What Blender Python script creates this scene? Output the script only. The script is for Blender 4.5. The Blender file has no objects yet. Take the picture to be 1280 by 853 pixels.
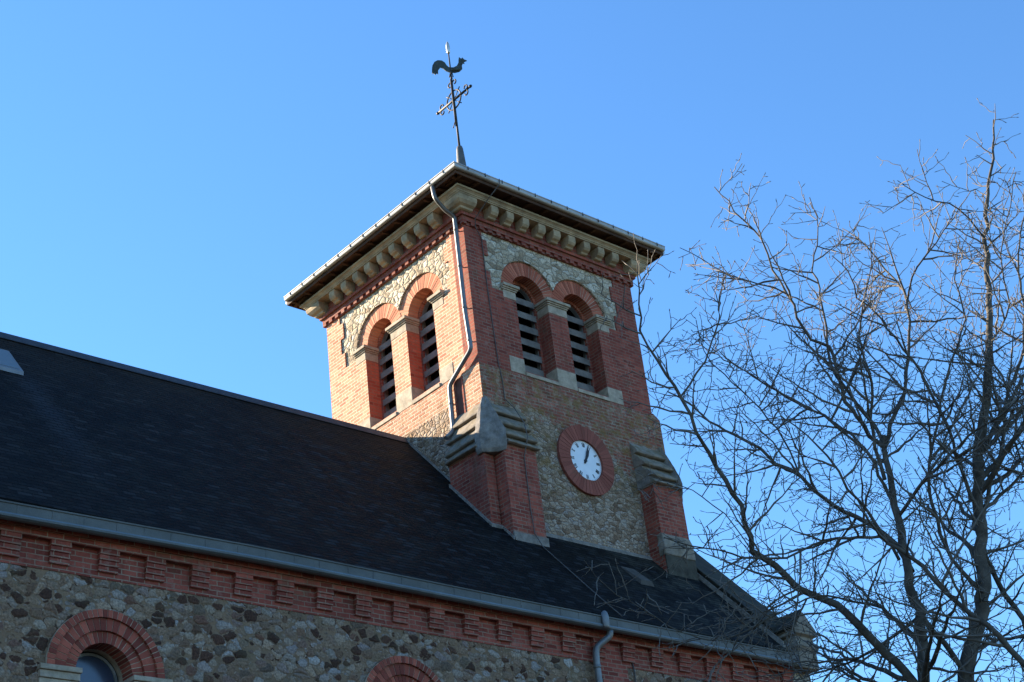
import bpy, bmesh, math, random
import numpy as np
from mathutils import Vector, Matrix
random.seed(7)
SC = bpy.context.scene
COL = SC.collection
R = math.radians
GZ = -15.13                       # ground level (tower window sills are near z = 2)

# ------------------------------------------------------------------ camera
YAW, PITCH, ROLL = 0.773556771, 0.503150970, -0.126450694
CAM = Vector((-19.42348, -20.91632, -13.53216))
fw = Vector((math.cos(PITCH)*math.sin(YAW), math.cos(PITCH)*math.cos(YAW), math.sin(PITCH)))
r0 = Vector((math.cos(YAW), -math.sin(YAW), 0)); u0 = r0.cross(fw)
rt = math.cos(ROLL)*r0 + math.sin(ROLL)*u0
up = -math.sin(ROLL)*r0 + math.cos(ROLL)*u0
cd = bpy.data.cameras.new('camera'); cam = bpy.data.objects.new('camera', cd); COL.objects.link(cam)
m = Matrix((( rt.x, up.x, -fw.x, CAM.x), (rt.y, up.y, -fw.y, CAM.y), (rt.z, up.z, -fw.z, CAM.z), (0, 0, 0, 1)))
cam.matrix_world = m
cd.sensor_width = 36; cd.lens = 2008.4912976/1280*36; cd.clip_start = .1; cd.clip_end = 5000
SC.camera = cam

# ------------------------------------------------------------------ sky, sun, exposure
SUN = Vector((-1.0, 2.7, 1.15)).normalized()
EL = math.asin(SUN.z); AZ = math.atan2(SUN.x, SUN.y)        # clockwise from +Y
w = bpy.data.worlds.new('World'); SC.world = w; w.use_nodes = True
nt = w.node_tree; nt.nodes.clear()
sk = nt.nodes.new('ShaderNodeTexSky'); sk.sky_type = 'NISHITA'; sk.sun_disc = False
sk.sun_elevation = EL; sk.sun_rotation = AZ
sk.altitude = 0; sk.air_density = 1.25; sk.dust_density = 0.0; sk.ozone_density = 6.8
bg = nt.nodes.new('ShaderNodeBackground'); bg.inputs[1].default_value = 0.076
ow = nt.nodes.new('ShaderNodeOutputWorld')
tint = nt.nodes.new('ShaderNodeMix'); tint.data_type = 'RGBA'; tint.blend_type = 'MULTIPLY'; tint.inputs[0].default_value = 1
tint.inputs[7].default_value = (.85, 1.0, 1.07, 1)          # clear cold winter air
nt.links.new(sk.outputs[0], tint.inputs[6]); nt.links.new(tint.outputs[2], bg.inputs[0]); nt.links.new(bg.outputs[0], ow.inputs[0])
sl = bpy.data.lights.new('sun', 'SUN'); sl.energy = 5.0; sl.angle = R(.53); sl.color = (1, .84, .63)
so = bpy.data.objects.new('sun', sl); COL.objects.link(so)
so.rotation_euler = SUN.to_track_quat('Z', 'Y').to_euler(); so.location = (-20, 30, 20)
SC.view_settings.view_transform = 'Standard'; SC.view_settings.look = 'None'
SC.view_settings.gamma = 1; SC.view_settings.exposure = 2.0
SC.view_settings.use_curve_mapping = False

# ------------------------------------------------------------------ node helpers
class N:
    def __init__(s, name):
        s.m = bpy.data.materials.new(name); s.m.use_nodes = True
        s.t = s.m.node_tree; s.t.nodes.clear()
        s.out = s.n('ShaderNodeOutputMaterial'); s.b = s.n('ShaderNodeBsdfPrincipled')
        s.l(s.b.outputs[0], s.out.inputs[0])
    def n(s, k, **kw):
        x = s.t.nodes.new(k)
        for a, v in kw.items(): setattr(x, a, v)
        return x
    def l(s, a, b): s.t.links.new(a, b)
    def put(s, sock, v):
        if v is None: return
        if hasattr(v, 'is_linked') or hasattr(v, 'links'): s.l(v, sock)
        else: sock.default_value = v
    def math(s, op, a, b=None, c=None, clamp=False):
        x = s.n('ShaderNodeMath', operation=op); x.use_clamp = clamp
        for i, v in enumerate((a, b, c)): s.put(x.inputs[i], v)
        return x.outputs[0]
    def pos(s): return s.n('ShaderNodeNewGeometry').outputs['Position']
    def sep(s, v):
        x = s.n('ShaderNodeSeparateXYZ'); s.l(v, x.inputs[0]); return x.outputs
    def comb(s, a, b, c=0.0):
        x = s.n('ShaderNodeCombineXYZ')
        for i, v in enumerate((a, b, c)): s.put(x.inputs[i], v)
        return x.outputs[0]
    def noise(s, v, scale, detail=4, rough=.55, dist=0.0, col=False):
        x = s.n('ShaderNodeTexNoise'); s.put(x.inputs['Vector'], v)
        x.inputs['Scale'].default_value = scale; x.inputs['Detail'].default_value = detail
        x.inputs['Roughness'].default_value = rough; x.inputs['Distortion'].default_value = dist
        return x.outputs['Color' if col else 'Fac']
    def ramp(s, f, stops, interp='LINEAR'):
        x = s.n('ShaderNodeValToRGB'); s.l(f, x.inputs[0]); x.color_ramp.interpolation = interp
        e = x.color_ramp.elements
        while len(e) < len(stops): e.new(.5)
        for i, (p, c) in enumerate(stops):
            e[i].position = p; e[i].color = (c if len(c) == 4 else (*c, 1)) if hasattr(c, '__len__') else (c, c, c, 1)
        return x.outputs[0]
    def mix(s, f, a, b, mode='MIX'):
        x = s.n('ShaderNodeMix', data_type='RGBA', blend_type=mode)
        s.put(x.inputs[0], f)
        for sock, v in ((x.inputs[6], a), (x.inputs[7], b)):
            if isinstance(v, tuple) and len(v) == 3: v = (*v, 1)
            s.put(sock, v)
        return x.outputs[2]
    def bump(s, h, strength=.5, dist=.02, prev=None):
        x = s.n('ShaderNodeBump'); x.inputs['Strength'].default_value = strength
        x.inputs['Distance'].default_value = dist; s.l(h, x.inputs['Height'])
        if prev is not None: s.l(prev, x.inputs['Normal'])
        return x.outputs[0]
    def done(s, col=None, rough=None, normal=None, metal=None, spec=None):
        b = s.b
        if isinstance(col, tuple): col = (*col, 1) if len(col) == 3 else col
        s.put(b.inputs['Base Color'], col); s.put(b.inputs['Roughness'], rough)
        s.put(b.inputs['Normal'], normal); s.put(b.inputs['Metallic'], metal)
        s.put(b.inputs['Specular IOR Level'], spec)
        return s.m
    def boxuv(s):
        """wall coordinates in metres: along the wall, and up"""
        g = s.n('ShaderNodeNewGeometry'); p = s.sep(g.outputs['Position']); nn = s.sep(g.outputs['True Normal'])
        ax = s.math('ABSOLUTE', nn[0]); ay = s.math('ABSOLUTE', nn[1])
        k = s.math('GREATER_THAN', ax, ay)
        ux = s.math('ADD', s.math('MULTIPLY', p[1], k), s.math('MULTIPLY', p[0], s.math('SUBTRACT', 1.0, k)))
        az = s.math('GREATER_THAN', s.math('ABSOLUTE', nn[2]), .8)
        vv = s.math('ADD', s.math('MULTIPLY', p[2], s.math('SUBTRACT', 1.0, az)), s.math('MULTIPLY', p[1], az))
        return ux, vv, g.outputs['Position'], k

def brick_layer(s, u, v, pos, c1, c2, mort, row=.078, wid=.235, joint=.0095, vary=1.0):
    """returns colour and height of running bond brickwork"""
    nz = s.sep(s.noise(pos, 3.0, 2, col=True))
    uu = s.math('ADD', u, s.math('MULTIPLY', s.math('SUBTRACT', nz[0], .5), .03))
    vv = s.math('ADD', v, s.math('MULTIPLY', s.math('SUBTRACT', nz[1], .5), .022))
    b = s.n('ShaderNodeTexBrick'); s.l(s.comb(uu, vv), b.inputs['Vector'])
    b.inputs['Scale'].default_value = 1; b.inputs['Brick Width'].default_value = wid
    b.inputs['Row Height'].default_value = row; b.inputs['Mortar Size'].default_value = joint
    b.inputs['Mortar Smooth'].default_value = .35; b.inputs['Bias'].default_value = 0
    b.inputs['Color1'].default_value = (0, 0, 0, 1); b.inputs['Color2'].default_value = (1, 1, 1, 1)
    b.inputs['Mortar'].default_value = (.5, .5, .5, 1)
    col = s.ramp(b.outputs['Color'], [(0, tuple(x*.72 for x in c1)), (.12, c1), (.8, c2), (1, tuple(min(1, x*1.15) for x in c2))])
    blot = s.noise(pos, 1.1, 5)
    col = s.mix(s.math('MULTIPLY', s.ramp(blot, [(.42, 0), (.68, 1)]), .45*vary), col, tuple(x*.5 for x in c1))
    fine = s.noise(pos, 45, 3)
    strk = s.noise(s.comb(s.math('MULTIPLY', u, 7.0), s.math('MULTIPLY', v, .9)), 1.0, 5, .6)
    col = s.mix(s.math('MULTIPLY', s.ramp(strk, [(.5, 0), (.68, 1)]), .5*vary), col, tuple(x*.45 for x in c1))
    col = s.mix(s.math('MULTIPLY', s.ramp(s.noise(pos, 5.5, 6, .7), [(.55, 0), (.7, 1)]), .22), col, (.42, .36, .30))
    col = s.mix(.35, col, s.mix(fine, (.25, .25, .25), (1, 1, 1)), 'OVERLAY')
    mc = s.mix(fine, tuple(x*.7 for x in mort), tuple(min(1, x*1.2) for x in mort))
    dirt = s.ramp(s.noise(pos, 1.7, 6, .7), [(.35, 0), (.6, 1)])
    mc = s.mix(s.math('MULTIPLY', dirt, .6*vary), mc, tuple(x*.75 for x in c1))
    col = s.mix(b.outputs['Fac'], col, mc)
    h = s.math('ADD', s.math('MULTIPLY', s.math('SUBTRACT', 1.0, b.outputs['Fac']), 1.0), s.math('MULTIPLY', fine, .45))
    return col, h

def rubble_layer(s, u, v, pos, stops, mort, scale=6.0, mw=.06, stretch=1.5, wv=1.5, rnd_r=None):
    nz = s.sep(s.noise(pos, 5.0, 3, col=True))
    uu = s.math('ADD', u, s.math('MULTIPLY', s.math('SUBTRACT', nz[0], .5), .16))
    vv = s.math('ADD', s.math('MULTIPLY', v, stretch), s.math('MULTIPLY', s.math('SUBTRACT', nz[1], .5), .16))
    vec = s.comb(uu, vv)
    a = s.n('ShaderNodeTexVoronoi', feature='F1', voronoi_dimensions='2D'); s.l(vec, a.inputs['Vector']); a.inputs['Scale'].default_value = scale
    nz2 = s.sep(s.noise(pos, 17.0, 2, col=True))
    vec = s.comb(s.math('ADD', uu, s.math('MULTIPLY', s.math('SUBTRACT', nz2[0], .5), .05)), s.math('ADD', vv, s.math('MULTIPLY', s.math('SUBTRACT', nz2[1], .5), .05)))
    s.l(vec, a.inputs['Vector'])
    e = s.n('ShaderNodeTexVoronoi', feature='DISTANCE_TO_EDGE', voronoi_dimensions='2D'); s.l(vec, e.inputs['Vector']); e.inputs['Scale'].default_value = scale
    rnd = s.sep(a.outputs['Color'])
    col = s.ramp(rnd[0], stops, 'LINEAR')
    fine = s.noise(pos, 30, 5, .65)
    col = s.mix(.75, col, s.mix(s.ramp(fine, [(.3, 0), (.7, 1)]), (.12, .12, .12), (.95, .95, .95)), 'OVERLAY')
    # smaller stones sit deeper in the mortar: joint width differs from stone to stone
    wdt = s.math('MULTIPLY', s.math('ADD', .35, s.math('MULTIPLY', rnd[1], wv)), mw)
    edge = s.math('ADD', e.outputs['Distance'], s.math('MULTIPLY', s.math('SUBTRACT', fine, .5), .05))
    msk = s.math('SUBTRACT', 1.0, s.math('DIVIDE', s.math('SUBTRACT', edge, wdt), .035, clamp=True), clamp=True)
    if rnd_r is not None:
        far = s.math('DIVIDE', s.math('SUBTRACT', s.math('ADD', a.outputs['Distance'], s.math('MULTIPLY', s.math('SUBTRACT', fine, .5), .12)), s.math('ADD', rnd_r[0], s.math('MULTIPLY', rnd[2], rnd_r[1]))), .07, clamp=True)
        msk = s.math('MAXIMUM', msk, far)
    mc = s.mix(fine, tuple(x*.55 for x in mort), tuple(min(1, x*1.3) for x in mort))
    big = s.noise(pos, .9, 4)
    mc = s.mix(s.math('MULTIPLY', s.ramp(big, [(.4, 0), (.65, 1)]), .5), mc, tuple(x*.5 for x in mort))
    col = s.mix(msk, col, mc)
    dome = s.math('POWER', s.math('MINIMUM', s.math('MULTIPLY', e.outputs['Distance'], 3.5), 1.0), .6)
    h = s.math('ADD', s.math('MULTIPLY', s.math('MULTIPLY', dome, s.math('SUBTRACT', 1.0, s.math('MULTIPLY', msk, .8))), s.math('ADD', .5, rnd[2])), s.math('MULTIPLY', fine, .7))
    s.lastmask = msk
    return col, h

def lichen(s, col, pos, amt=.6, scale=3.0, lo=.5, hi=.62, c=(.28, .17, .035), mask=None):
    f = s.math('MULTIPLY', s.ramp(s.noise(pos, scale, 8, .72), [(lo, 0), (hi, 1)]), amt)
    if mask is not None: f = s.math('MULTIPLY', f, mask)
    return s.mix(f, col, c)

RED1, RED2 = (.30, .075, .040), (.41, .125, .070)
MORT = (.40, .32, .23)

def mat_brick(name, c1=RED1, c2=RED2, mort=MORT, bstr=.6, vary=1.0):
    s = N(name); u, v, p, k = s.boxuv()
    col, h = brick_layer(s, u, v, p, c1, c2, mort, vary=vary)
    col = lichen(s, col, p, .35, 2.2, .56, .66, (.10, .085, .05))
    return s.done(col, .88, s.bump(h, bstr, .012), spec=.25)

M_BRICK = mat_brick('brick_tower', (.21, .046, .032), (.29, .074, .048), (.27, .19, .14), bstr=.35)

def mat_brick_lit(name):
    # sunlight put into the colour: outer face painted pale, shaded reveals deep red
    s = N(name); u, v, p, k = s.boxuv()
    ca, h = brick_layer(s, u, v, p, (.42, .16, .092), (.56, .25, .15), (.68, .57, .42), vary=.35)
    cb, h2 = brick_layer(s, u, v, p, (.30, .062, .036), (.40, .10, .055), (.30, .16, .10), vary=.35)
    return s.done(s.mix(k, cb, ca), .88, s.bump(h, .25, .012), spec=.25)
M_BRICK_LIT = mat_brick_lit('brick_lit')
M_BRICKN = mat_brick('brick_nave', (.20, .044, .031), (.30, .078, .054), (.33, .24, .175), vary=.9)

def mat_voussoir(name, c1, c2):
    s = N(name); g = s.n('ShaderNodeNewGeometry'); rnd = g.outputs['Random Per Island']
    p = g.outputs['Position']; fine = s.noise(p, 40, 3)
    col = s.ramp(rnd, [(0, tuple(x*.8 for x in c1)), (.25, c1), (.8, c2), (1, tuple(x*1.12 for x in c2))])
    col = s.mix(.35, col, s.mix(fine, (.25, .25, .25), (1, 1, 1)), 'OVERLAY')
    col = lichen(s, col, p, .4, 2.2, .55, .66, (.10, .08, .05))
    return s.done(col, .88, s.bump(fine, .5, .008), spec=.25)
M_VOU = mat_voussoir('brick_arch', (.30, .082, .048), (.40, .13, .08))
M_VOU_LIT = mat_voussoir('brick_arch_lit', (.44, .17, .10), (.56, .26, .16))  # paler copy of the arch brick, painted as sunlit, left face only
M_VOUN = mat_voussoir('brick_arch_nave', (.19, .046, .032), (.33, .09, .058))

def mat_plain(name, c, rough=.85, var=.4, scale=6, bstr=.4, metal=0., moss=0., spec=.3, mossc=(.12, .11, .035)):
    s = N(name); g = s.n('ShaderNodeNewGeometry'); p = g.outputs['Position']
    a = s.noise(p, scale, 6, .65); f = s.noise(p, 50, 4)
    col = s.mix(s.ramp(a, [(.3, 0), (.7, 1)]), tuple(x*(1-var) for x in c), tuple(min(1, x*(1+var*.6)) for x in c))
    col = s.mix(.3, col, s.mix(f, (.2, .2, .2), (1, 1, 1)), 'OVERLAY')
    if moss:
        nn = s.sep(g.outputs['True Normal'])
        upm = s.math('ADD', .25, s.math('MULTIPLY', s.math('MAXIMUM', nn[2], 0.0), 1.0))
        col = s.mix(s.math('MULTIPLY', s.math('MULTIPLY', s.ramp(s.noise(p, 4.5, 7, .7), [(.45, 0), (.6, 1)]), moss), upm, clamp=True), col, mossc)
    h = s.math('ADD', s.math('MULTIPLY', a, 1.0), s.math('MULTIPLY', f, .4))
    return s.done(col, rough, s.bump(h, bstr, .01), metal, spec)
M_STONE = mat_plain('limestone', (.38, .315, .24), moss=.7)
M_STONEC = mat_plain('cornice_stone', (.37, .285, .185), scale=3, var=.5, moss=.5)
M_CAP = mat_plain('weathered_stone', (.22, .19, .155), scale=5, var=.5, moss=1.0, mossc=(.14, .105, .05))
M_CHUNK = mat_plain('mortar_stone', (.20, .18, .16), scale=7, var=.5, bstr=.9)
M_MORT = mat_plain('mortar', (.42, .35, .26), scale=9)
M_LOUV = mat_plain('louvre_wood', (.17, .15, .135), .75, scale=3, var=.45)
M_DARK = mat_plain('belfry_inside', (.03, .028, .026), .9)
M_FRAME = mat_plain('grey_frame', (.22, .23, .24), .5, metal=.3)
M_ZINC = mat_plain('zinc', (.17, .175, .18), .5, scale=2.5, var=.3, metal=.5, bstr=.15, spec=.5)
M_ZINCT = mat_plain('zinc_bright', (.36, .36, .35), .5, scale=2.0, var=.3, metal=.2, bstr=.15, spec=.5)
M_ZINCN = mat_plain('zinc_nave', (.10, .108, .106), .7, scale=1.2, var=.4, metal=.1, bstr=.2, spec=.5)
M_IRON = mat_plain('iron', (.05, .045, .04), .6, metal=.5, bstr=.3)
M_COPPER = mat_plain('aged_copper', (.065, .075, .065), .55, metal=.5, scale=9, var=.5)
M_GILT = mat_plain('pale_metal', (.62, .60, .55), .4, metal=.5)
M_SOFF = mat_plain('soffit_board', (.075, .036, .02), .8, scale=3, var=.6, moss=.0)
M_CABLE = mat_plain('cable', (.09, .08, .075), .6, bstr=.1)
M_BLACK = mat_plain('clock_black', (.012, .012, .015), .5, bstr=.1)
M_LEAD = mat_plain('lead', (.12, .12, .115), .6, metal=.3)

s = N('clock_enamel'); f = s.noise(s.pos(), 6, 5)
M_DIAL = s.done(s.mix(f, (.60, .66, .72), (.80, .83, .86)), .35, None, spec=.5)

def mat_rubble_upper():
    s = N('rubble_upper'); u, v, p, k = s.boxuv()
    col, h = rubble_layer(s, u, v, p, [(0, (.22, .165, .11)), (.15, (.36, .295, .21)), (.55, (.45, .39, .30)), (.85, (.56, .50, .40)), (1, (.36, .33, .29))],
                          (.27, .23, .17), 5.6, .022, 1.35, 1.5)
    return s.done(col, .9, s.bump(h, .8, .035), spec=.2)
M_RUBU = mat_rubble_upper()

def mat_lower():
    """lower stage: worn brickwork above, rubble below, ochre lichen on both"""
    s = N('lower_stage_wall'); u, v, p, k = s.boxuv()
    cb, hb = brick_layer(s, u, v, p, (.21, .055, .038), (.30, .10, .068), (.34, .27, .20), joint=.017)
    cr, hr = rubble_layer(s, u, v, p, [(0, (.14, .09, .06)), (.25, (.23, .155, .105)), (.55, (.29, .215, .155)), (.85, (.36, .29, .23)), (1, (.24, .20, .18))],
                          (.165, .115, .08), 7.6, .022, 1.6, 1.5)
    n1 = s.noise(p, 2.2, 5, .65)
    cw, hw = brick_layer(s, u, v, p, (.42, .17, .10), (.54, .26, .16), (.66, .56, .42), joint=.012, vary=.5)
    lit_side = s.math('LESS_THAN', s.sep(p)[0], -.0295)  # left face takes the paler brick colour painted as sunlit
    cb = s.mix(lit_side, cb, cw)
    # brick stops at about 1.22 on the belfry side walls and lower and more raggedly on the clock side
    xr = s.math('DIVIDE', s.math('SUBTRACT', s.sep(p)[0], 1.6), 1.4, clamp=True)
    lim = s.math('ADD', s.math('MULTIPLY', k, 1.22), s.math('MULTIPLY', s.math('SUBTRACT', 1.0, k), s.math('SUBTRACT', 1.0, s.math('MULTIPLY', xr, .75))))
    near = s.math('MULTIPLY', k, s.math('DIVIDE', s.math('SUBTRACT', 1.05, s.sep(p)[1]), .05, clamp=True))
    lim = s.math('SUBTRACT', lim, s.math('MULTIPLY', near, .9))
    amp = s.math('ADD', .05, s.math('MULTIPLY', s.math('SUBTRACT', 1.0, k), 1.7))
    hgt = s.math('ADD', s.math('SUBTRACT', v, lim), s.math('MULTIPLY', s.math('SUBTRACT', n1, .5), amp))
    mk = s.math('ADD', s.math('DIVIDE', hgt, .05), .5, clamp=True)
    col = s.mix(mk, cr, cb)
    h = s.math('ADD', s.math('MULTIPLY', hb, mk), s.math('MULTIPLY', hr, s.math('SUBTRACT', 1.0, mk)))
    front = s.math('SUBTRACT', 1.0, s.math('MULTIPLY', k, .55))
    band = s.math('MULTIPLY', s.math('DIVIDE', s.math('ADD', v, 1.3), 1.2, clamp=True), front)
    col = lichen(s, col, p, .75, 3.6, .50, .60, (.21, .125, .04), band)
    col = lichen(s, col, p, .7, 14.0, .50, .58, (.22, .16, .09), s.math('MULTIPLY', band, s.ramp(s.noise(p, 1.3, 4), [(.45, 0), (.6, 1)])))
    col = lichen(s, col, p, .55, 8.0, .52, .62, (.12, .10, .055), band)
    col = lichen(s, col, p, .40, 6.0, .52, .64, (.42, .38, .30))
    return s.done(col, .92, s.bump(h, .7, .03), spec=.2)
M_LOWER = mat_lower()

def mat_rubble_nave():
    s = N('rubble_nave'); u, v, p, k = s.boxuv()
    stops = [(0, (.05, .026, .018)), (.16, (.085, .042, .028)), (.22, (.24, .165, .11)), (.38, (.19, .125, .085)), (.44, (.10, .075, .058)),
             (.52, (.32, .23, .16)), (.62, (.24, .20, .165)), (.72, (.17, .10, .065)), (.78, (.30, .24, .185)), (.88, (.26, .235, .225)), (.94, (.14, .065, .04)), (1, (.38, .35, .32))]
    c2, h2 = rubble_layer(s, u, v, p, stops, (.27, .18, .115), 11.5, .03, 1.2, 1.4, (.16, .40))
    c1, h1 = rubble_layer(s, u, v, p, stops, (.25, .17, .11), 5.3, .025, 1.4, 1.4, (.28, .50))
    mk = s.lastmask; c1 = s.mix(mk, c1, c2); h1 = s.math('ADD', h1, s.math('MULTIPLY', s.math('MULTIPLY', h2, mk), .4))
    col = lichen(s, c1, p, .35, 2.5, .5, .65, (.12, .11, .06))
    return s.done(col, .9, s.bump(h1, .8, .035), spec=.25)
M_RUBN = mat_rubble_nave()

SLOPE = math.atan2(5.52, 4.845)
def mat_slate():
    s = N('slate_roof'); p = s.pos(); q = s.sep(p)
    nz = s.noise(p, 2.5, 3)
    d = s.math('DIVIDE', q[2], math.sin(SLOPE))
    dd = s.math('ADD', d, s.math('MULTIPLY', s.math('SUBTRACT', nz, .5), .035))
    b = s.n('ShaderNodeTexBrick'); s.l(s.comb(q[0], dd), b.inputs['Vector'])
    b.inputs['Scale'].default_value = 1; b.inputs['Brick Width'].default_value = .22; b.inputs['Row Height'].default_value = .115
    b.inputs['Mortar Size'].default_value = .006; b.inputs['Mortar Smooth'].default_value = .2
    b.inputs['Color1'].default_value = (0, 0, 0, 1); b.inputs['Color2'].default_value = (1, 1, 1, 1); b.inputs['Mortar'].default_value = (0, 0, 0, 1)
    rnd = s.sep(b.outputs['Color'])[0]
    col = s.ramp(rnd, [(0, (.004, .004, .004)), (.6, (.0085, .008, .0085)), (.92, (.017, .017, .019)), (1, (.026, .026, .028))])
    big = s.noise(p, .55, 5)
    fr0 = s.math('FRACT', s.math('DIVIDE', dd, .115))
    edge = s.math('GREATER_THAN', s.math('ADD', fr0, s.math('MULTIPLY', rnd, .06)), .90)
    # green-grey lichen: light patches, more towards the gable and along the ridge
    gx = s.math('DIVIDE', s.math('SUBTRACT', q[0], 1.2), 4.0, clamp=True)
    f1 = s.math('MULTIPLY', s.ramp(s.noise(p, 2.3, 7, .7), [(.44, 0), (.62, 1)]), s.math('ADD', .10, s.math('MULTIPLY', gx, .65)))
    col = s.mix(f1, col, (.085, .080, .062))
    rg = s.math('MULTIPLY', s.math('DIVIDE', s.math('SUBTRACT', q[2], -.6), 1.4, clamp=True), s.ramp(big, [(.35, .15), (.6, 1)]))
    col = s.mix(s.math('MULTIPLY', rg, .5), col, (.040, .028, .018))
    # run-off stain below the roof light
    st = s.math('SUBTRACT', 1.0, s.math('DIVIDE', s.math('ABSOLUTE', s.math('ADD', s.math('ADD', q[0], 9.1), s.math('MULTIPLY', s.math('SUBTRACT', nz, .5), .5))), .38, clamp=True), clamp=True)
    st = s.math('MULTIPLY', st, s.math('DIVIDE', s.math('SUBTRACT', -.1, q[2]), .6, clamp=True))
    st = s.math('MULTIPLY', st, s.math('DIVIDE', s.math('ADD', q[2], 3.6), 2.0, clamp=True))
    col = s.mix(s.math('MULTIPLY', st, .40), col, (.040, .046, .058))
    # saw-tooth courses, with the shadowed gap under each tail
    col = s.mix(s.math('MAXIMUM', s.math('MULTIPLY', edge, .75), b.outputs['Fac']), col, (.002, .002, .002))
    tail = s.math('MULTIPLY', s.math('LESS_THAN', fr0, .13), s.math('ADD', .12, s.math('MULTIPLY', gx, .5)))
    col = s.mix(tail, col, (.030, .030, .026))
    fr = s.math('FRACT', s.math('DIVIDE', dd, .115))
    h = s.math('SUBTRACT', s.math('MULTIPLY', rnd, .35), s.math('MULTIPLY', b.outputs['Fac'], .6))
    h = s.math('SUBTRACT', h, s.math('MULTIPLY', fr, 1.0))
    rough = s.math('ADD', .72, s.math('MULTIPLY', rnd, .2))
    return s.done(col, rough, s.bump(h, .8, .03), spec=.05)
M_SLATE = mat_slate()

s = N('roof_glass'); M_RGLASS = s.done((.10, .12, .13), .35, None, spec=.3)
s = N('window_glass'); M_GLASS = s.done((.03, .045, .08), .2, s.bump(s.noise(s.pos(), 3, 3), .15, .01), spec=.8)

s = N('grass'); p = s.pos(); f = s.noise(p, .25, 6); g2 = s.noise(p, 12, 4)
M_GRASS = s.done(s.mix(s.ramp(f, [(.4, 0), (.6, 1)]), s.mix(g2, (.04, .07, .02), (.09, .12, .045)), s.mix(g2, (.10, .09, .05), (.16, .14, .09))), .95, s.bump(g2, .6, .05), spec=.1)
s = N('gravel'); p = s.pos(); f = s.noise(p, 30, 4)
M_GRAVEL = s.done(s.mix(f, (.07, .052, .036), (.12, .09, .065)), .95, s.bump(f, .7, .02), spec=.1)

s = N('bark'); p = s.pos(); f = s.noise(p, 7, 6, .7); g2 = s.noise(p, 60, 3)
col = s.mix(s.ramp(f, [(.35, 0), (.7, 1)]), (.05, .043, .035), (.13, .115, .095))
col = s.mix(.4, col, s.mix(g2, (.2, .2, .2), (1, 1, 1)), 'OVERLAY')
M_BARK = s.done(col, .85, s.bump(g2, .6, .006), spec=.2)
s = N('twig_bark'); p = s.pos(); f = s.noise(p, 3, 3)
M_TWIG = s.done(s.mix(f, (.06, .052, .044), (.19, .17, .145)), .65, None, spec=.35)

# ------------------------------------------------------------------ object helpers
def thing(name, label, cat, loc, group=None):
    o = bpy.data.objects.new(name, None); COL.objects.link(o); o.location = loc
    o.empty_display_size = .3
    o['label'] = label; o['category'] = cat
    if group: o['group'] = group
    return o

def link(name, me, mats, parent=None):
    for mm in (mats if isinstance(mats, (list, tuple)) else [mats]): me.materials.append(mm)
    o = bpy.data.objects.new(name, me); COL.objects.link(o)
    if parent is not None:
        o.parent = parent
        r = parent
        off = Vector((0, 0, 0))
        while r is not None: off += r.location; r = r.parent
        o.location = -off                     # meshes are written in world metres
    return o

def origin_to(o, c):
    """put a mesh object's origin at world point c (keeps it where it is)"""
    c = Vector(c); off = Vector((0, 0, 0)); r = o.parent
    while r is not None: off += r.location; r = r.parent
    o.data.transform(Matrix.Translation(-c)); o.location = c - off
    return o

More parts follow.
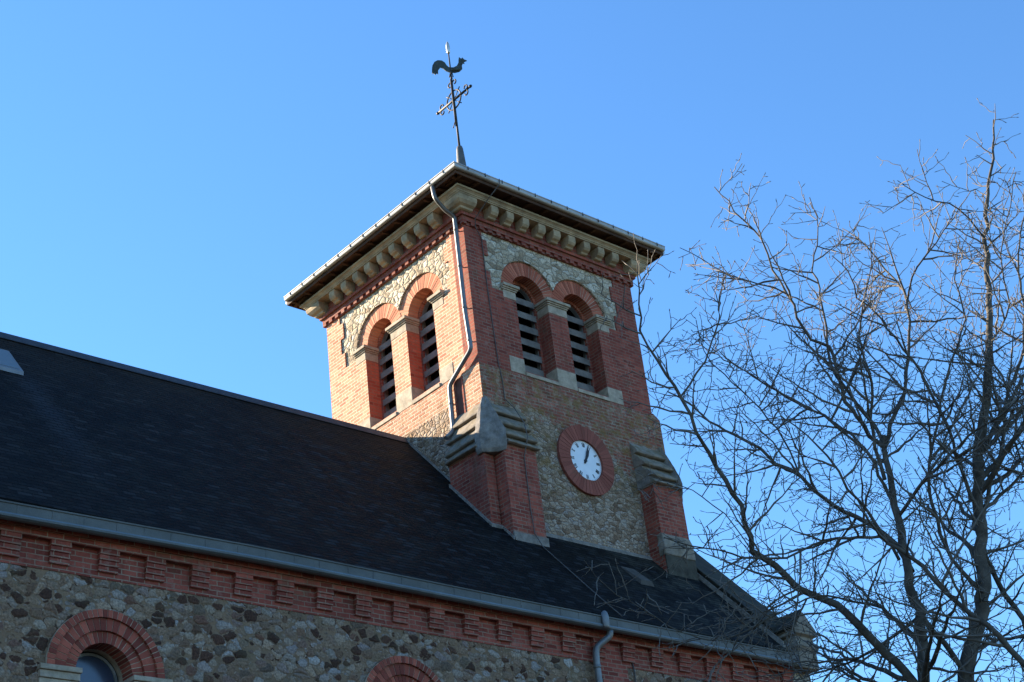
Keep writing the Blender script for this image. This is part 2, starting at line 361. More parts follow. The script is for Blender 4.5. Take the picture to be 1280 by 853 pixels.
from mathutils import noise as mnoise
def roughen(o, amp=.012, cuts=3, sc=4.0):
    me = o.data; bm = bmesh.new(); bm.from_mesh(me)
    bmesh.ops.subdivide_edges(bm, edges=[e for e in bm.edges if e.calc_length() > .12], cuts=cuts, use_grid_fill=True)
    for v in bm.verts:
        q = v.co*sc; v.co += Vector((mnoise.noise(q), mnoise.noise(q+Vector((9, 3, 1))), mnoise.noise(q+Vector((2, 7, 5)))))*amp
    bm.to_mesh(me); bm.free(); return o
class MB:
    def __init__(s): s.bm = bmesh.new()
    def box(s, a, b, mi=0):
        x0, y0, z0 = a; x1, y1, z1 = b
        return s.hull8([(x0,y0,z0),(x1,y0,z0),(x1,y1,z0),(x0,y1,z0),(x0,y0,z1),(x1,y0,z1),(x1,y1,z1),(x0,y1,z1)], mi)
    def hull8(s, P, mi=0):
        v = [s.bm.verts.new(p) for p in P]
        for f in ((3,2,1,0),(4,5,6,7),(0,1,5,4),(1,2,6,5),(2,3,7,6),(3,0,4,7)):
            q = s.bm.faces.new([v[i] for i in f]); q.material_index = mi
        return v
    def prism(s, A, B, mi=0, smooth=False, caps=True):
        a = [s.bm.verts.new(p) for p in A]; b = [s.bm.verts.new(p) for p in B]; n = len(a)
        for i in range(n):
            q = s.bm.faces.new((a[i], a[(i+1) % n], b[(i+1) % n], b[i])); q.material_index = mi; q.smooth = smooth
        if caps:
            q = s.bm.faces.new(a[::-1]); q.material_index = mi
            q = s.bm.faces.new(b); q.material_index = mi
    def loft(s, loops, mi=0, smooth=False):
        L = [[s.bm.verts.new(p) for p in lp] for lp in loops]; n = len(L[0])
        for a, b in zip(L, L[1:]):
            for i in range(n):
                q = s.bm.faces.new((a[i], a[(i+1) % n], b[(i+1) % n], b[i])); q.material_index = mi; q.smooth = smooth
        q = s.bm.faces.new(L[0][::-1]); q.material_index = mi
        q = s.bm.faces.new(L[-1]); q.material_index = mi
    def tube(s, pts, r, k=8, mi=0):
        pts = [Vector(p) for p in pts]; n = len(pts)
        rs = r if hasattr(r, '__len__') else [r]*n
        loops = []; pu = None
        for i, p in enumerate(pts):
            t = (pts[min(i+1, n-1)] - pts[max(i-1, 0)]).normalized()
            if pu is None: pu = t.orthogonal().normalized()
            pu = (pu - t*pu.dot(t)).normalized(); pv = t.cross(pu)
            loops.append([p + rs[i]*(math.cos(2*math.pi*j/k)*pu + math.sin(2*math.pi*j/k)*pv) for j in range(k)])
        s.loft(loops, mi, True)
    def build(s, name, mats, parent=None, bevel=0, at=None):
        bmesh.ops.recalc_face_normals(s.bm, faces=s.bm.faces)
        me = bpy.data.meshes.new(name); s.bm.to_mesh(me); s.bm.free()
        o = link(name, me, mats, parent)
        if bevel:
            md = o.modifiers.new('bevel', 'BEVEL'); md.width = bevel; md.segments = 2; md.limit_method = 'ANGLE'; md.angle_limit = R(40)
        if at is not None: origin_to(o, at)
        return o

def plate_mesh(outlines, depth):
    """2D outlines (first the outer, then holes) filled and given thickness: z from -depth to 0"""
    cu = bpy.data.curves.new('tmp', 'CURVE'); cu.dimensions = '2D'; cu.fill_mode = 'BOTH'; cu.extrude = depth/2
    for ol in outlines:
        sp = cu.splines.new('POLY'); sp.points.add(len(ol)-1); sp.use_cyclic_u = True
        for i, (a, b) in enumerate(ol): sp.points[i].co = (a, b, 0, 1)
    ob = bpy.data.objects.new('tmp', cu); COL.objects.link(ob)
    bpy.context.view_layer.update()
    me = bpy.data.meshes.new_from_object(ob.evaluated_get(bpy.context.evaluated_depsgraph_get()))
    bpy.data.objects.remove(ob); bpy.data.curves.remove(cu)
    me.transform(Matrix.Translation((0, 0, -depth/2)))
    bm = bmesh.new(); bm.from_mesh(me)
    bmesh.ops.remove_doubles(bm, verts=bm.verts, dist=1e-5); bmesh.ops.recalc_face_normals(bm, faces=bm.faces)
    bm.to_mesh(me); bm.free(); me.materials.clear()
    for pl in me.polygons: pl.use_smooth = False
    return me

# face frames: u runs to the right seen from outside, n points outwards
FACES = {'front': (Vector((0, 0, 0)), Vector((1, 0, 0)), Vector((0, -1, 0)), 2.48),
         'right': (Vector((5, 0, 0)), Vector((0, 1, 0)), Vector((1, 0, 0)), 2.5),
         'back':  (Vector((5, 5, 0)), Vector((-1, 0, 0)), Vector((0, 1, 0)), 2.5),
         'left':  (Vector((0, 5, 0)), Vector((0, -1, 0)), Vector((-1, 0, 0)), 2.57)}
def FM(face, off=0.0):
    o, u, n, c = FACES[face]; z = Vector((0, 0, 1))
    p = o + n*off
    return Matrix(((u.x, z.x, n.x, p.x), (u.y, z.y, n.y, p.y), (u.z, z.z, n.z, p.z), (0, 0, 0, 1)))
def fp(face, u, z, n=0.0):
    o, uu, nn, c = FACES[face]; return o + uu*u + nn*n + Vector((0, 0, z))

def fbox(mb, face, u0, u1, z0, z1, n0, n1, mi=0):
    P = [fp(face, a, b, c) for b in (z0, z1) for (a, c) in ((u0, n1), (u1, n1), (u1, n0), (u0, n0))]
    mb.hull8([P[0], P[1], P[2], P[3], P[4], P[5], P[6], P[7]], mi)

def arcpts(c, z, r, a0, a1, n):
    return [(c + r*math.cos(a0 + (a1-a0)*i/n), z + r*math.sin(a0 + (a1-a0)*i/n)) for i in range(n+1)]

def voussoirs(mb, place, c, z, r0, r1, n0, n1, count, a0=0.0, a1=math.pi, gap=.007, skip=None):
    """ring of wedge bricks; place(u, z, n) gives the point"""
    for i in range(count):
        A = a0 + (a1-a0)*i/count; B = a0 + (a1-a0)*(i+1)/count
        g0, g1 = gap/2/r0, gap/2/r1
        j = random.uniform(-.003, .003); jn = random.uniform(-.004, .004)
        q = []
        for (nn) in (n0, n1 + jn):
            for (r, an) in ((r0+j, A+g0), (r1+j, A+g1), (r1+j, B-g1), (r0+j, B-g0)):
                q.append(place(c + r*math.cos(an), z + r*math.sin(an), nn))
        mb.hull8(q, 0)

def annulus(mb, place, c, z, r0, r1, n0, n1, a0=0.0, a1=math.pi, n=40, mi=1):
    for i in range(n):
        A = a0 + (a1-a0)*i/n; B = a0 + (a1-a0)*(i+1)/n; q = []
        for nn in (n0, n1):
            for (r, an) in ((r0, A), (r1, A), (r1, B), (r0, B)):
                q.append(place(c + r*math.cos(an), z + r*math.sin(an), nn))
        mb.hull8(q, mi)

# ================================================================== SETTING: ground
def sheet(name, pts, z, mat):
    me = bpy.data.meshes.new(name); me.from_pydata([(x, y, z) for x, y in pts], [], [list(range(len(pts)))])
    o = link(name, me, mat); o['kind'] = 'structure'; return o
sheet('ground', [(-900, -900), (900, -900), (900, 900), (-900, 900)], GZ, M_GRASS)
sheet('path', [(-60, -45), (60, -45), (60, -2.2), (-60, -2.2)], GZ + .006, M_GRAVEL)

# ================================================================== BELL TOWER
WZ0, SPR, WR, RR = 1.92, 3.93, .47, .80
ARCHD = .74
tower = thing('bell_tower', 'square brick and rubble church belfry tower with low pyramid roof rising through the slate roof', 'tower', (2.5, 2.5, GZ))
def teeth(u_in, sgn, z0, z1):
    """toothed quoin edge going up from z0 to z1 at u_in"""
    pts = []; z = z0; k = 0; h = .39
    while z < z1 - .01:
        zz = min(z + h, z1); du = (.12 if k % 2 else 0)*sgn
        pts += [(u_in + du, z), (u_in + du, zz)]; z = zz; k += 1
    return pts
PT = 5.13          # top of the rubble panel
def tower_face(face):
    uc = FACES[face][3]; c1, c2 = uc - ARCHD, uc + ARCHD
    uL, uR = .62, 4.30
    lt = teeth(uL, -1, 3.75, PT); rtt = teeth(uR, 1, 3.75, PT)
    hole = [(c1-WR, WZ0), (c1+WR, WZ0), (c1+WR, SPR), (c2-WR, SPR), (c2-WR, WZ0), (c2+WR, WZ0), (c2+WR, 3.75)] \
        + rtt + lt[::-1] + [(c1-WR, 3.75)]
    me = plate_mesh([[(0, 1.78), (4.58, 1.78), (4.58, 5.9), (0, 5.9)], hole], .42)
    BR = M_BRICK_LIT if face == 'left' else M_BRICK
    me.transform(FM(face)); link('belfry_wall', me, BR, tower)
    # pier heads between and beside the arches stay brick up to the spring line
    # rubble panel, a little behind the quoins
    dz = RR + .012
    am = math.acos(min(1, ARCHD/dz))
    a1 = arcpts(c1, SPR, dz, math.pi, am, 26); a2 = arcpts(c2, SPR, dz, math.pi-am, 0, 26)
    me = plate_mesh([[(lt[0][0]+.002, 3.752), (c1-dz, 3.752)] + a1 + a2[1:] + [(c2+dz, 3.752), (rtt[0][0]-.002, 3.752)]
                     + [(a-.002, b) for a, b in rtt[1:]] + [(a+.002, b) for a, b in lt[::-1]][:-1]], .36)
    me.transform(FM(face, -.03)); link('rubble_panel', me, M_RUBU, tower)
    P = lambda a, b, n: fp(face, a, b, n)
    for c, dd in ((c1, 0), (c2, -.002)):
        # the arched opening: ring of voussoirs, inner order, louvres
        W = link('belfry_window', plate_mesh([arcpts(c, SPR, .435, 0, math.pi, 24) + [(c-.435, WZ0), (c+.435, WZ0)],
                  arcpts(c, SPR, .395, 0, math.pi, 24) + [(c-.395, WZ0+.04), (c+.395, WZ0+.04)]], .10), M_FRAME, tower)
        W.data.transform(FM(face, -.40))
        mb = MB()
        voussoirs(mb, P, c, SPR, WR, RR, -.41, -.075+dd, 27, gap=.012)
        annulus(mb, P, c, SPR, WR+.006, RR-.004, -.40, -.083+dd, mi=1)
        mb.build('arch', [M_VOU_LIT if face == 'left' else M_VOU, M_MORT], W)
        mb = MB()
        voussoirs(mb, P, c, SPR, .40, WR+.0, -.50, -.34, 25)
        annulus(mb, P, c, SPR, .405, WR+.03, -.49, -.345, mi=1)
        mb.build('inner_arch', [M_VOU, M_MORT], W)
        mb = MB()
        for sg in (-1, 1):
            a, b = sorted((c + sg*.405, c + sg*.468))
            fbox(mb, face, a, b, WZ0, SPR-.002, -.50, -.345)
        mb.build('inner_jamb', M_BRICK, W)
        z = WZ0 + .02; k = 0
        while z < SPR + .34:
            half = .393
            if z + .12 > SPR: half = math.sqrt(max(.02, .393**2 - (z + .10 - SPR)**2))
            mb = MB()
            P8 = []
            zo, zi = z, z + .235
            sag = random.uniform(-.012, .012)
            for (zz, t) in ((0, 0), (.028, 1)):
                P8 += [fp(face, c-half, zo+zz+sag, -.34), fp(face, c+half, zo+zz-sag, -.34), fp(face, c+half, zi+zz, -.60), fp(face, c-half, zi+zz, -.60)]
            mb.hull8(P8)
            fbox(mb, face, c-half, c+half, zo-.12+sag*.3, zo+.028, -.345, -.325)
            mb.build('louvre', M_LOUV, W)
            z += .335; k += 1
    # masonry heads of the piers (springers) beside and between the arches
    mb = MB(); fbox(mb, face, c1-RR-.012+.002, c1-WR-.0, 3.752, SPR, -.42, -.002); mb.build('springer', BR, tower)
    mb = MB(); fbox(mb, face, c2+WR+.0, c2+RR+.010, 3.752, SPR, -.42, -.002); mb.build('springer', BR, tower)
    # imposts: block, two fillets, slab
    for (a, b) in ((c1-RR-.02, c1-WR), (c1+WR, c2-WR), (c2+WR, c2+RR+.02)):
        mb = MB()
        L = a == c1-RR-.02; Rr = b == c2+RR+.02
        for (z0, z1, pr, ov) in ((3.61, 3.80, .008, .006), (3.80, 3.835, .03, .028), (3.835, 3.87, .055, .05), (3.87, 3.94, .085, .08)):
            a_ = a - (.03 if L and pr > .01 else 0) if L else a - ov
            b_ = b + (.03 if Rr and pr > .01 else 0) if Rr else b + ov
            fbox(mb, face, a_, b_, z0, z1 - .0005, -.36, pr)
        mb.build('impost', M_STONE, tower, bevel=.008)
    # stone feet of the piers
    for (a, b, top) in ((c1-WR-.40, c1-WR, 2.19), (c1+WR, c2-WR, 2.24), (c2+WR, c2+WR+.44, 2.17)):
        mb = MB(); fbox(mb, face, a - (.006 if a > c1-WR-.39 else 0), b + (.006 if b < c2+WR+.43 else 0), WZ0-.10, top, -.338, .010)
        # the reveal side faces
        mb.build('pier_foot', M_STONE, tower, bevel=.01)
    # sills: sloping slabs in the openings
    for c in (c1, c2):
        mb = MB(); h = WR - .002
        mb.hull8([fp(face, c-h, 1.80, .035), fp(face, c+h, 1.80, .035), fp(face, c+h, 1.80, -.5), fp(face, c-h, 1.80, -.5),
                  fp(face, c-h, 1.885, .035), fp(face, c+h, 1.885, .035), fp(face, c+h, 1.965, -.5), fp(face, c-h, 1.965, -.5)])
        mb.build('sill', M_STONE, tower, bevel=.008)
    # brick band with a toothed lower edge
    mb = MB()
    fbox(mb, face, -.06, 5.0, 5.20, 5.31, .0, .06)
    fbox(mb, face, -.11, 5.0, 5.31, 5.38, .0, .11)
    u = -.06; k = 0
    while u < 5.0:
        fbox(mb, face, u+.002, min(u+.118, 5.0), 5.122, 5.1995, .0, .058 if k % 2 == 0 else .016); u += .12; k += 1
    mb.build('brick_band', M_BRICK, tower)
    # cornice: brick frieze, modillions, stone moulding
    mb = MB(); fbox(mb, face, -.05, 5.0, 5.38, 5.90, 0, .05); mb.build('frieze', M_BRICK, tower)
    def modillion(u, wd, end=False):
        mb = MB()
        prof = [(.05, 5.382), (.16, 5.382), (.185, 5.39), (.20, 5.42), (.265, 5.445), (.305, 5.49), (.318, 5.54), (.318, 5.6495), (.05, 5.6495)]
        mb.prism([fp(face, u-wd/2, z, n) for n, z in prof], [fp(face, u+wd/2, z, n) for n, z in prof])
        return mb.build('modillion', M_STONEC, tower, bevel=.012, at=fp(face, u, 5.6, 0))
    for k in range(9): modillion(2.5 + .456*(k-4) + random.uniform(-.012, .012), .205 + random.uniform(-.012, .012))
    # corner block, square in plan and stepped like its neighbours
    mb = MB()
    lo = []
    for n, z in ((.06, 5.382), (.14, 5.385), (.18, 5.40), (.195, 5.44), (.26, 5.47), (.31, 5.53), (.325, 5.59), (.325, 5.6495)):
        lo.append([fp(face, -n, z, n), fp(face, .36, z, n), fp(face, .36, z, -.001), fp(face, -n, z, -.36)] if False else
                  [fp(face, -n, z, n), fp(face, .12+n*.2, z, n), fp(face, .12+n*.2, z, -.2), fp(face, -n, z, -.12-n*.2)])
    mb.loft(lo); mb.build('corner_modillion', M_STONEC, tower, bevel=.012, at=fp(face, 0, 5.6, 0))
for fc in FACES: tower_face(fc)
# stone moulding all round (one ring, mitred)
def ringprof(name, prof, mat, parent, bevel=0):
    """prof: (offset outwards, z) closed profile swept round the tower square"""
    mb = MB(); L = []
    for sx, sy in ((0, 0), (1, 0), (1, 1), (0, 1), ):
        L.append([Vector(((5+o if sx else -o), (5+o if sy else -o), z)) for o, z in prof])
    vs = [[mb.bm.verts.new(p) for p in lp] for lp in L]; n = len(prof)
    for a in range(4):
        A, B = vs[a], vs[(a+1) % 4]
        for i in range(n): mb.bm.faces.new((A[i], A[(i+1) % n], B[(i+1) % n], B[i]))
    return mb.build(name, mat, parent, bevel)
ringprof('cornice_moulding', [(-.1, 5.65), (.335, 5.65), (.34, 5.675), (.355, 5.68), (.365, 5.705), (.395, 5.73), (.42, 5.74), (.42, 5.785), (-.1, 5.80)], M_STONEC, tower)
# soffit boards and fascia
ringprof('soffit', [(-.05, 5.93), (.60, 5.885), (.60, 5.905), (-.05, 5.95)], M_SOFF, tower)
for fc in FACES:
    for k in range(13):
        u = -.45 + k*.4917
        mb = MB(); mb.hull8([fp(fc, u-.03, 5.86, .10), fp(fc, u+.03, 5.86, .10), fp(fc, u+.03, 5.832, .585), fp(fc, u-.03, 5.832, .585),
                  fp(fc, u-.03, 5.918, .10), fp(fc, u+.03, 5.918, .10), fp(fc, u+.03, 5.884, .585), fp(fc, u-.03, 5.884, .585)])
        mb.build('rafter_end', M_SOFF, tower, at=fp(fc, u, 5.87, .5))
ringprof('fascia', [(.602, 5.84), (.630, 5.84), (.630, 5.95), (.602, 5.95)], M_SOFF, tower)
# eaves roof edge and low pyramid
mb = MB()
o = .655
b4 = [(-o, -o, 5.955), (5+o, -o, 5.955), (5+o, 5+o, 5.955), (-o, 5+o, 5.955)]
t4 = [(-o, -o, 5.985), (5+o, -o, 5.985), (5+o, 5+o, 5.985), (-o, 5+o, 5.985)]
e = .03
p4 = [(2.5-e, 2.5-e, 8.62), (2.5+e, 2.5-e, 8.62), (2.5+e, 2.5+e, 8.62), (2.5-e, 2.5+e, 8.62)]
mb.loft([b4, t4, p4]); mb.build('roof', M_SLATE, tower)
# gutters: zinc with a rolled edge on the two seen sides and the other two
def gutter_profile(): return [(.632, 5.985), (.632, 5.925), (.655, 5.915), (.69, 5.918), (.712, 5.93), (.722, 5.95), (.722, 6.0), (.735, 6.012), (.735, 6.03), (.715, 6.035), (.702, 6.02), (.702, 5.99)]
for fc in FACES:
    pr = gutter_profile()
    if fc == 'front': e0 = lambda n: -n; e1 = lambda n: 5.615
    elif fc == 'left': e0 = lambda n: -.60; e1 = lambda n: 5 + n
    elif fc == 'right': e0 = lambda n: -.60; e1 = lambda n: 5.60
    else: e0 = lambda n: -.60; e1 = lambda n: 5.60
    mb = MB(); mb.prism([fp(fc, e0(n), z, n) for n, z in pr], [fp(fc, e1(n), z, n) for n, z in pr])
    g = mb.build('gutter', M_ZINCT if fc in ('left', 'back') else M_ZINCT, tower)
    for k in range(13):
        u = -.35 + k*.475
        mb = MB()
        fbox(mb, fc, u-.007, u+.007, 5.955, 6.042, .7235, .738); fbox(mb, fc, u-.007, u+.007, 6.037, 6.045, .60, .738)
        b = mb.build('gutter_bracket', M_IRON, g); origin_to(b, fp(fc, u, 5.95, .73))
# lower stage: core with clock side
mb = MB(); mb.box((-.03, -.03, -6.5), (5.03, 5.03, 1.765)); 
mb.loft([[(-.03, -.03, 1.7655), (5.03, -.03, 1.7655), (5.03, 5.03, 1.7655), (-.03, 5.03, 1.7655)], [(.002, .002, 1.80), (4.998, .002, 1.80), (4.998, 4.998, 1.80), (.002, 4.998, 1.80)]])
low = mb.build('lower_wall', M_LOWER, tower)
mb = MB(); mb.box((.6, .6, 1.2), (4.4, 4.4, 1.86)); mb.box((.7, .7, 1.86), (4.3, 4.3, 5.7)); mb.build('belfry_inside', M_DARK, tower)
# niche on the sunlit side (brick edges round a flat panel painted dark as the recess shade)
mb = MB(); mb.box((-.045, .74, .86), (-.031, .79, 1.70)); mb.box((-.045, .50, .86), (-.031, .54, 1.70)); mb.box((-.045, .54, 1.66), (-.031, .74, 1.70))
mb.build('slot_surround', M_BRICK, tower)
mb = MB(); mb.box((-.034, .54, .80), (-.0305, .74, 1.66)); mb.build('slot_shade_panel', mat_plain('slot_shade_brown', (.13, .05, .035), .9), tower)

# --- corner buttresses with stepped stone weatherings
M_COPE2 = mat_plain('dark_mossy_stone', (.06, .055, .042), .9, scale=5, var=.6)
def buttress(mirror):
    X = (lambda x: x) if not mirror else (lambda x: 5 - x)
    root = None
    def bx(mb, a, b, mi=0):
        xs = sorted((X(a[0]), X(b[0]))); mb.box((xs[0], a[1], a[2]), (xs[1], b[1], b[2]), mi)
    mb = MB()
    bx(mb, (-.27, -.14, -6.0), (-.0295, .92, -.16)); bx(mb, (0.0, -.43, -6.0), (.84, -.0305, -.13))
    B = mb.build('buttress', M_BRICK, tower)
    # stepped weatherings: sloping slabs, each overhanging the one below
    def cap(mb, side, prof, a, b):
        if side == 'A': L = [[(X(-n), y, z) for n, z in prof] for y in (a, b)]
        else: L = [[(X(x), -n, z) for n, z in prof] for x in (a, b)]
        mb.prism(L[0], L[1])
    for side, k, a, b in (('A', .78, -.10, .97), ('B', 1.08, .0, .93)):
        for i, (ni, zi, no, zo) in enumerate(((.0, .95, .19, .665), (.10, .60, .32, .345), (.22, .27, .44, .04), (.33, -.02, .50, -.165))):
            e = random.uniform(-.012, .012); t = .05 if i < 3 else .03
            mb = MB(); cap(mb, side, [(-.04, zi+.02), (ni*k, zi), (no*k, zo), (no*k+.004, zo-t), (no*k-.045, zo-t-.015), (-.04, zo-t-.015)], a+.02*i+e, b-.012*i+e)
            roughen(mb.build('weathering', M_CAP, B, bevel=.018), .016, 5, 5.0)
        mb = MB()
        cap(mb, side, [(-.04, .90), (.02*k, .86), (.10*k, .60), (.12*k, .52), (.23*k, .27), (.25*k, .18), (.36*k, -.05), (.38*k, -.2), (-.04, -.2)], a+.05, b-.03)
        mb.build('weathering_core', M_CHUNK, B)
    mb = MB(); pp = lambda z, o: [(X(-.27-o), .94, z), (X(-.27-o), -.14-o, z), (X(-.001), -.14-o, z), (X(-.001), -.43-o, z), (X(.86), -.43-o, z), (X(.86), -.02, z), (X(.2), -.02, z), (X(.2), .94, z)]
    mb.loft([pp(-.215, .01), pp(-.20, .03), pp(-.155, .035)]); mb.build('bed_stone', M_STONE, B)
    mb = MB()
    q = lambda k, z: [Vector((X(x*k), y*k, z)) for x, y in ((-.30, .0), (-.29, -.13), (-.20, -.22), (-.06, -.33), (.02, -.45), (.06, -.3), (.1, .1), (-.1, .1))]
    mb.loft([q(1.05, -.36), q(1.15, -.28), q(1.2, -.10), q(1.12, .10), q(.90, .32), q(.74, .50), q(.52, .72), q(.22, .97)])
    roughen(mb.build('corner_stone', M_CHUNK, B, bevel=.02), .022, 3, 6.0)
    # stone foot where the brickwork meets the slates
    if not mirror:
        mb = MB(); mb.box((-.02, -.46, -2.45), (.86, -.431, -2.06)); mb.build('foot_stone', M_CHUNK, B)
    else:
        mb = MB()
        mb.loft([[Vector(p) for p in ((4.14, -.47, -1.80), (5.05, -.47, -1.80), (5.05, -.3, -1.80), (4.14, -.3, -1.80))],
                 [Vector(p) for p in ((4.13, -.485, -1.60), (5.055, -.485, -1.60), (5.055, -.3, -1.60), (4.13, -.3, -1.60))],
                 [Vector(p) for p in ((4.14, -.445, -1.32), (5.02, -.445, -1.32), (5.02, -.3, -1.32), (4.14, -.3, -1.32))]])
        roughen(mb.build('foot_stone', M_CAP, B, bevel=.02), .03, 3, 5.0)
        mb = MB(); mb.box((4.15, -.46, -2.9), (5.04, -.431, -1.801)); mb.build('foot_course', M_COPE2, B)
    return B
buttress(False); buttress(True)
# thickening on the gable side, with its own small slope
mb = MB()
mb.loft([[(5.03, -.02, -6), (5.20, -.02, -6), (5.20, 1.0, -6), (5.03, 1.0, -6)], [(5.03, -.02, 1.70), (5.20, -.02, 1.70), (5.20, 1.0, 1.70), (5.03, 1.0, 1.70)], [(5.001, -.005, 1.84), (5.04, -.005, 1.84), (5.04, 1.0, 1.84), (5.001, 1.0, 1.84)]])
mb.build('side_pier', M_LOWER, tower)

# --- brick ring round the clock
CU, CZ = 2.625, .145
mb = MB(); Pf = lambda a, b, n: fp('front', a, b, n)
voussoirs(mb, Pf, CU, CZ, .455, .78, .0, .095, 46, 0, 2*math.pi, gap=.009)
annulus(mb, Pf, CU, CZ, .458, .775, .0, .088, 0, 2*math.pi, 64, 1)
mb.build('clock_surround', [mat_voussoir('brick_clock_ring', (.215, .066, .048), (.235, .076, .055)), mat_plain('clock_mortar', (.20, .085, .065), .9)], tower)

# --- clock
clock = thing('clock', 'round white tower clock with black Roman numerals inside a brick ring', 'clock', (CU, -.035, CZ))
mb = MB(); mb.prism([fp('front', CU+.452*math.cos(a), CZ+.452*math.sin(a), .032) for a in [2*math.pi*i/64 for i in range(64)]],
                    [fp('front', CU+.452*math.cos(a), CZ+.452*math.sin(a), .042) for a in [2*math.pi*i/64 for i in range(64)]])
mb.build('dial', M_DIAL, clock)
def stroke(mb, x0, y0, x1, y1, wd, n0, n1, w1=None):
    d = Vector((x1-x0, y1-y0)); L = d.length; d /= L; q = Vector((-d.y, d.x)); w1 = wd if w1 is None else w1
    A = [(x0+q.x*wd/2, y0+q.y*wd/2), (x1+q.x*w1/2, y1+q.y*w1/2), (x1-q.x*w1/2, y1-q.y*w1/2), (x0-q.x*wd/2, y0-q.y*wd/2)]
    mb.prism([fp('front', CU+x, CZ+y, n0) for x, y in A], [fp('front', CU+x, CZ+y, n1) for x, y in A])
ROM = ['XII', 'I', 'II', 'III', 'IIII', 'V', 'VI', 'VII', 'VIII', 'IX', 'X', 'XI']
for h, t in enumerate(ROM):
    mb = MB(); an = math.pi/2 - h*math.pi/6
    ex = Vector((math.sin(an), -math.cos(an))); ey = Vector((math.cos(an), math.sin(an)))   # across, outwards
    wds = {'I': .020, 'V': .044, 'X': .044}; tot = sum(wds[c] for c in t); x = -tot/2; kk = 0
    def S(a, b, c, d, wdt):
        global kk
        p0 = ex*a + ey*b; p1 = ex*c + ey*d
        stroke(mb, p0.x, p0.y, p1.x, p1.y, wdt, .0415, .0445 + .0005*kk); kk += 1
    r0_, r1_ = .315, .405
    for c in t:
        wd = wds[c]; m0 = x + wd/2
        if c == 'I': S(m0, r0_, m0, r1_, .014)
        elif c == 'V': S(m0-wd*.38, r1_, m0, r0_, .017); S(m0+wd*.38, r1_, m0, r0_, .006)
        else: S(m0-wd*.38, r1_, m0+wd*.38, r0_, .017); S(m0+wd*.38, r1_, m0-wd*.38, r0_, .006)
        x += wd
    mb.build('numeral', M_BLACK, clock)
mb = MB()
for k in range(60):
    a = math.pi/2 - k*math.pi/30; L = .425 if k % 5 else .418
    stroke(mb, L*math.cos(a), L*math.sin(a), .438*math.cos(a), .438*math.sin(a), .004 if k % 5 else .009, .0415, .0435)
mb.build('minute_track', M_BLACK, clock)
def hand(name, deg, L, wd, n):
    mb = MB(); a = math.pi/2 - R(deg); d = Vector((math.cos(a), math.sin(a)))
    mid = d*L*.55; tip = d*L; tail = d*-.07
    stroke(mb, tail.x, tail.y, mid.x, mid.y, wd*.8, n, n+.006, wd*1.35)
    stroke(mb, mid.x, mid.y, tip.x, tip.y, wd*1.35, n, n+.006, .012)
    return mb.build(name, M_BLACK, clock)
hand('hour_hand', 28, .31, .050, .050); hand('minute_hand', 20, .41, .034, .058)
mb = MB(); mb.tube([fp('front', CU, CZ, .04), fp('front', CU, CZ, .068)], .036, 14); mb.build('hub', M_BLACK, clock)

# --- downpipe on the sunlit side of the tower
def pipe(name, pts, r, mat, parent, k=12, bend=.09):
    P = [Vector(p) for p in pts]; out = [P[0]]
    for a, b, c in zip(P, P[1:], P[2:]):
        d0 = (a-b); d1 = (c-b); l = min(bend, d0.length/2.2, d1.length/2.2); s0 = b + d0.normalized()*l; s1 = b + d1.normalized()*l
        for t in (0, .25, .5, .75, 1): out.append(s0*(1-t)**2 + b*2*t*(1-t) + s1*t*t)
    out.append(P[-1]); mb = MB(); mb.tube(out, r, k); return mb.build(name, mat, parent)
dp = pipe('downpipe', [(-.66, .10, 5.90), (-.64, .08, 5.60), (-.35, .12, 5.42), (-.105, .12, 5.34), (-.105, .12, 3.0), (-.105, .07, 2.10), (-.105, .84, 1.62), (-.105, .86, .60), (-.30, .88, .40)], .048, M_ZINC, tower)
for z in (5.0, 4.1, 3.1, 2.3, 1.2):
    y = .12 if z > 3 else (.09 if z > 2 else .85)
    mb = MB(); mb.tube([(-.105, y, z-.02), (-.105, y, z+.02)], .055, 12); mb.box((-.06, y-.01, z-.01), (0, y+.01, z+.01))
    mb.build('pipe_clip', M_ZINC, dp)

# --- lightning cable
cab = MB()
cp = [(.52, -.735, 6.04), (.50, -.75, 5.90), (.36, -.45, 5.6), (.25, -.13, 5.28), (.28, -.075, 5.10), (.47, -.02, 4.9), (.47, -.02, 3.7), (.50, -.02, 2.6), (.52, -.02, 1.9), (.545, -.05, 1.5), (.55, -.05, 1.06),
      (.66, -.16, .86), (.64, -.30, .62), (.60, -.46, .36), (.55, -.56, .0), (.52, -.50, -.22), (.50, -.45, -.4), (.49, -.45, -1.5), (.50, -.47, -2.02)]
cp += [(.60 + .0*i, -.55 - .43*i, 0) for i in range(5)]
def roofz(y): return 1.13 - (2.5-y)*5.52/4.845
cp = [p if p[2] != 0 or i < 10 or p[0] < .59 or p[0] > .61 else (p[0], p[1], roofz(p[1])+.03) for i, p in enumerate(cp)]
cp[-1] = (.60, -2.30, roofz(-2.3)+.05)
cab.tube(cp, .010, 6)
cobj = cab.build('lightning_cable', M_CABLE); origin_to(cobj, (.5, -.45, -2.0)); cobj['label'] = 'thin dark cable running down the clock wall and on over the slates to the gutter'; cobj['category'] = 'cable'
cobj2 = None

